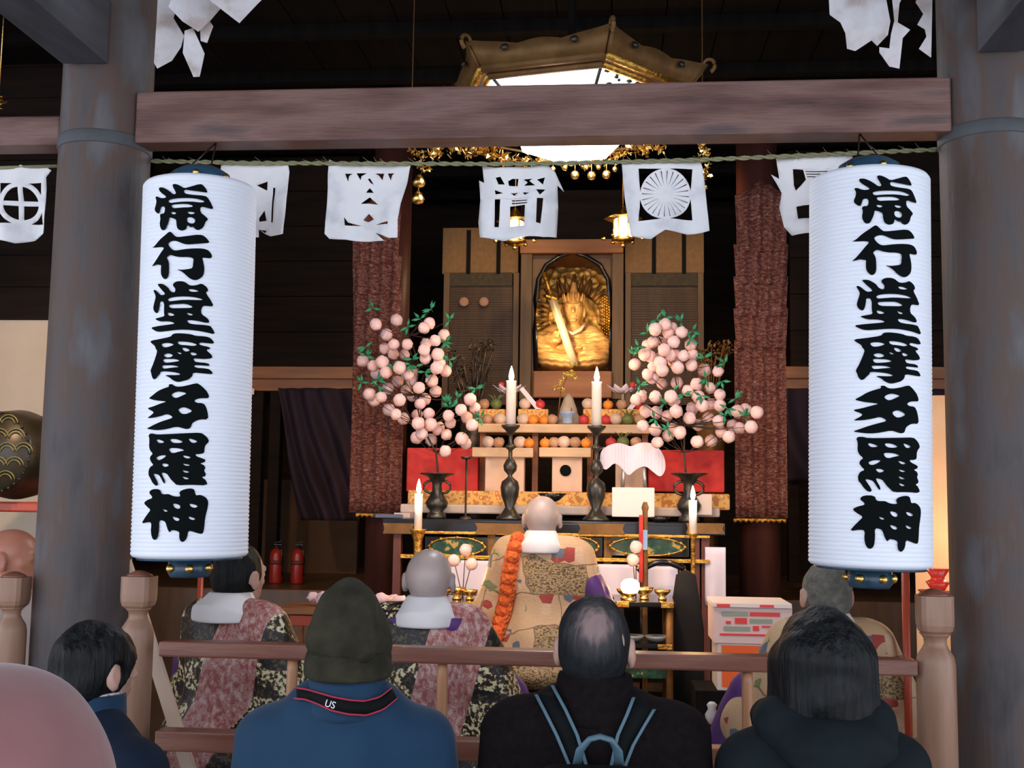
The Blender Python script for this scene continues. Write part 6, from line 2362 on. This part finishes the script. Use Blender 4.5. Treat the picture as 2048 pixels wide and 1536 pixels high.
def strap_on(o, lpx, rpx, lift=.006, n=16):
    L, Rr = [], []
    def samp(pl_, t):
        t *= len(pl_) - 1
        i = min(int(t), len(pl_) - 2)
        u = t - i
        return (pl_[i][0] * (1 - u) + pl_[i + 1][0] * u, pl_[i][1] * (1 - u) + pl_[i + 1][1] * u)
    for i in range(n + 1):
        a = cast(o, *samp(lpx, i / n), lift)
        b_ = cast(o, *samp(rpx, i / n), lift)
        if a is not None and b_ is not None:
            L.append(a)
            Rr.append(b_)
    return MB().ribbon(L, Rr, .004) if len(L) > 1 else None


sweater = [c for c in T2.children if c.name.startswith(('sweater', 'collar'))]
BP = thing('backpack', 'black backpack with grey blue edged straps worn over the dark knit sweater', 'backpack', (T2.location.x, T2.location.y - .22, .95))
for lab, L_, R2_ in (('left', [(1063, 1378), (1085, 1420), (1110, 1470), (1138, 1536), (1150, 1600)], [(1108, 1370), (1135, 1420), (1158, 1470), (1178, 1536), (1186, 1600)]),
                     ('right', [(1264, 1394), (1250, 1430), (1232, 1470), (1218, 1536), (1212, 1600)], [(1312, 1418), (1290, 1455), (1270, 1490), (1252, 1536), (1240, 1600)])):
    mb = strap_on(sweater, L_, R2_, .008)
    if mb:
        st = part('shoulder_strap', mb, BLKWEB, BP, True)
        for e, w in ((L_, 7), (R2_, -7)):
            mb2 = strap_on(sweater, e, [(x + w, y) for x, y in e], .013)
            if mb2:
                part('piping', mb2, STEELB, st, True)
zb0 = at(1195, 1500, 2.55).z
bx = at(1195, 1500, 2.55).x
f = Field((-.17, -.12, -.42), (.17, .12, .02), .008)
f.cone((-.08, 0, -.08), (.08, 0, -.08), .07, .07, .03).cone((-.09, -.01, -.32), (.09, -.01, -.32), .085, .085, .06)
f.ell((0, -.02, -.2), (.15, .1, .16), .05)
bag = f.mesh('bag', folds(.006, 8, 8, 5))
for v in bag.vertices:
    v.co = v.co + Vector((bx, T2.location.y - .24, zb0 - .015)) - BP.location
part('bag', bag, BLKWEB, BP)
mb = MB().tube([at(1152, 1540, 2.55), at(1160, 1500, 2.52), at(1180, 1478, 2.5), at(1200, 1473, 2.5), at(1222, 1480, 2.5), at(1236, 1502, 2.52), at(1240, 1540, 2.55)], .011, 8, None, .6)
part('grab_handle', mb, STEELB, BP, True)

# camera strap on the blue jacket
jk = [c for c in T1.children if c.name.startswith(('jacket', 'collar'))]
CS = thing('camera_strap', 'dark camera strap with red edges and white print round the blue jacket collar', 'strap', tuple(T1.location + Vector((0, -.14, 1.3))))
Lc = [(585, 1372), (612, 1376), (640, 1384), (668, 1392), (700, 1398), (730, 1400), (760, 1392), (784, 1374)]
Rc = [(588, 1398), (612, 1400), (638, 1410), (662, 1422), (698, 1430), (734, 1432), (768, 1420), (795, 1398)]
mb = strap_on(jk, Lc, Rc, .007, 24)
if mb:
    st = part('strap_band', mb, BLKWEB, CS, True)
    for e, w in ((Lc, 3.5), (Rc, -3.5)):
        mb2 = strap_on(jk, e, [(x, y + w) for x, y in e], .011, 24)
        if mb2:
            part('red_edge', mb2, REDTRIM, st, True)
    cu = bpy.data.curves.new('txt', 'FONT')
    cu.body = 'US'
    cu.size = .022
    cu.extrude = .0006
    to = bpy.data.objects.new('txt', cu)
    COL.objects.link(to)
    dg = bpy.context.evaluated_depsgraph_get()
    me = bpy.data.meshes.new_from_object(to.evaluated_get(dg))
    bpy.data.objects.remove(to)
    a, c = cast(jk, 648, 1412, .013), cast(jk, 676, 1420, .013)
    up_ = (cast(jk, 648, 1395, .013) - a).normalized()
    ex = (c - a).normalized()
    ez = ex.cross(up_).normalized()
    up_ = ez.cross(ex)
    Mx = Matrix((ex, up_, ez)).transposed()
    for v in me.vertices:
        v.co = a + Mx @ v.co - CS.location
    part('strap_print', me, WHITEP, st)

# ------------------------------------------------------------------ priests
def robe(T, mt, wide=1.0, seed=0, base=.42, name='robe', sleeves=True, hgt=.645):
    f = Field((-.52, -.42, -.01), (.52, .55, .72), .0095)
    f.cone((-.12, -.01, hgt - .045), (.12, -.01, hgt - .045), .075, .075, .05)
    f.ell((0, 0, .43), (.19 * wide, .14, .25), .06)
    f.ell((0, .02, .16), (.27 * wide, .22, .2), .08)
    f.ell((0, .06, .06), (.31 * wide, .33, .11), .08)
    for s in (-1, 1):
        f.cone((s * .165, -.01, hgt - .06), (s * .25 * wide, .03, .32), .078, .085, .05)
        if sleeves:
            f.cone((s * .25 * wide, .03, .32), (s * .14, .2, .32), .085, .075, .03)
            f.cone((s * .25 * wide, .06, .28), (s * .26 * wide, .1, .08), .08, .09, .05)
    f.cone((0, -.01, hgt), (0, .0, hgt + .03), .07, .062, .02)
    f.floor(.0)
    return part(name, f.mesh(name, folds(.023, 5.5, 2.4, seed)), mt, T)


def neckband(T, mt, h=.62, wide=1.0, drop=.0, name='white_collar'):
    f = Field((-.18, -.18, h - .12), (.18, .16, h + .13), .006)
    f.cone((0, -.03, h - .045), (0, .002, h + .05), .104 * wide, .062, .0)
    f.cone((0, -.0, h - .06), (0, .02, h + .14), .054, .056, 0, sub=True)
    f.cone((0, .17, h - .1), (0, .15, h + .12), .09, .1, 0, sub=True)
    f.floor(h - .065)
    f.ceil(h + .038)
    return part(name, f.mesh(name, folds(.004, 10, 10, 8)), mt, T)


HS_ = .862
# second priest from the left: shaven head, white collar
loc, s = place(858, 1096, 3.98, .868, FLZ)
P2 = person('shaven-headed priest seated behind the rail in white collar and patchwork robe', loc, 0, s, QB, SHAVEN)
robe(P2, KESA, 1.0, seed=2)
neckband(P2, WHITEC, .665, 1.1)
f = Field((-.2, -.16, .5), (.2, .14, .64), .007)
f.cone((-.09, -.03, .612), (.09, -.03, .612), .066, .066, .02)
part('purple_under_robe', f.mesh('purple_under_robe', folds(.005, 9, 9, 1)), PURPLE, P2)
# purple right sleeve low down
f = Field((.05, -.1, .0), (.5, .5, .5), .009)
f.cone((.27, .08, .34), (.36, .12, .1), .09, .1, .03)
part('purple_sleeve', f.mesh('purple_sleeve', folds(.008, 8, 4, 6)), PURPLE, P2)

# left priest, head partly behind the lantern, looking to the right
loc, s = place(474, 1092, 4.05, .868, FLZ)
P3 = person('seated dark-haired priest behind the left paper lantern in pink patchwork robe', loc, R_(-28), s, QB, SKIN)
robe(P3, KESA, 1.02, seed=5)
neckband(P3, WHITEC, .665, 1.25)
short_hair(P3, HAIRB, .76, .02, .006, -.06, 6.)
f = Field((-.52, -.2, .0), (-.05, .4, .56), .009)
f.cone((-.25, .05, .42), (-.33, .14, .14), .09, .11, .03)
part('purple_sleeve', f.mesh('purple_sleeve', folds(.01, 8, 4, 4)), PURPLE, P3)

# right priest behind the woman
loc, s = place(1655, 1128, 4.0, .868, FLZ)
P4 = person('seated grey-haired priest in gold brocade robe behind the long-haired person', loc, R_(8), s, QB, SKIN)
robe(P4, BROC, 1.1, seed=8)
neckband(P4, WHITEC, .66, 1.0)
short_hair(P4, HAIRG, .76, .02, .006, -.07, 2., amp=.003)
f = Field((-.55, -.2, .0), (-.05, .45, .56), .01)
f.cone((-.25, .05, .4), (-.33, .14, .1), .1, .12, .03)
part('purple_sleeve', f.mesh('purple_sleeve', folds(.01, 8, 4, 9)), PURPLE, P4)

# left bay priest in profile
loc, s = place(18, 1056, 4.1, .868, FLZ + .02)
P5 = person('ruddy bald priest in profile looking right at the left edge', loc, R_(-82), s, QB, SKINR)
robe(P5, M('grey_white_robe', (.55, .5, .48), .8, col2=(.65, .6, .57), scale=5), 1.0, seed=11)
neckband(P5, WHITEC, .66, 1.1)
f = Field((-.1, -.14, .69), (.1, .06, .80), .006)
f.ell((0, .01, .745), (.081, .1, .055), .01)
f.ell((0, .10, .745), (.12, .1, .08), 0, sub=True)
f.ell((-.09, .02, .74), (.02, .03, .04), 0, sub=True).ell((.09, .02, .74), (.02, .03, .04), 0, sub=True)
part('grey_side_hair', f.mesh('grey_side_hair', strands(.003)), HAIRG, P5)

# middle priest on a low dais, orange braid on the back
Yc = 5.35
DZ = at(1084, 990, Yc).z - .868
b = MB().box((at(1084, 1200, Yc).x, Yc + .1, (FLZ + DZ) / 2), (.56, .8, DZ - FLZ - .002), bev=.01)
solo('low_dais', b, BLACKL, 'low black lacquered dais under the middle priest', 'dais')
loc, s = place(1084, 990, Yc, .868, DZ)
P1 = person('shaven-headed priest kneeling before the altar in gold brocade robe with orange braid', loc, R_(-4), s, QB, SHAVEN)
rb = robe(P1, BROC, 1.0, seed=14)
neckband(P1, WHITEC, .665, 1.05)
f = Field((.02, -.2, .05), (.5, .4, .6), .009)
f.ell((.25, .0, .44), (.065, .09, .11), .02, Matrix.Rotation(-.35, 3, 'Y')).cone((.22, -.01, .50), (.29, -.03, .34), .05, .065, .03).cone((.29, -.03, .34), (.20, .08, .30), .06, .05, .03)
part('purple_sleeve', f.mesh('purple_sleeve', folds(.02, 9, 5, 3)), PURPLE, P1)
bpy.context.view_layer.update()
L_ = [(1020, 1078), (1010, 1110), (1002, 1150), (998, 1190), (988, 1230), (976, 1270), (972, 1290)]
R2_ = [(1050, 1076), (1040, 1110), (1034, 1150), (1030, 1190), (1022, 1230), (1008, 1270), (1002, 1290)]
mb = strap_on(rb, L_, R2_, .012, 20)
if mb:
    inv = P1.matrix_world.inverted()
    for i in range(12):
        t = i / 11 * (len(L_) - 1)
        k = min(int(t), len(L_) - 2)
        u = t - k
        x = (L_[k][0] + R2_[k][0]) / 2 * (1 - u) + (L_[k + 1][0] + R2_[k + 1][0]) / 2 * u
        y = L_[k][1] * (1 - u) + L_[k + 1][1] * u
        c = cast(rb, x, y, .014)
        if c is not None:
            mb.ball(c, .036, 16, 8, .036, .1)
    mb.v = [tuple(inv @ Vector(v)) for v in mb.v]
    part('orange_braid', mb, ORANGE, P1)
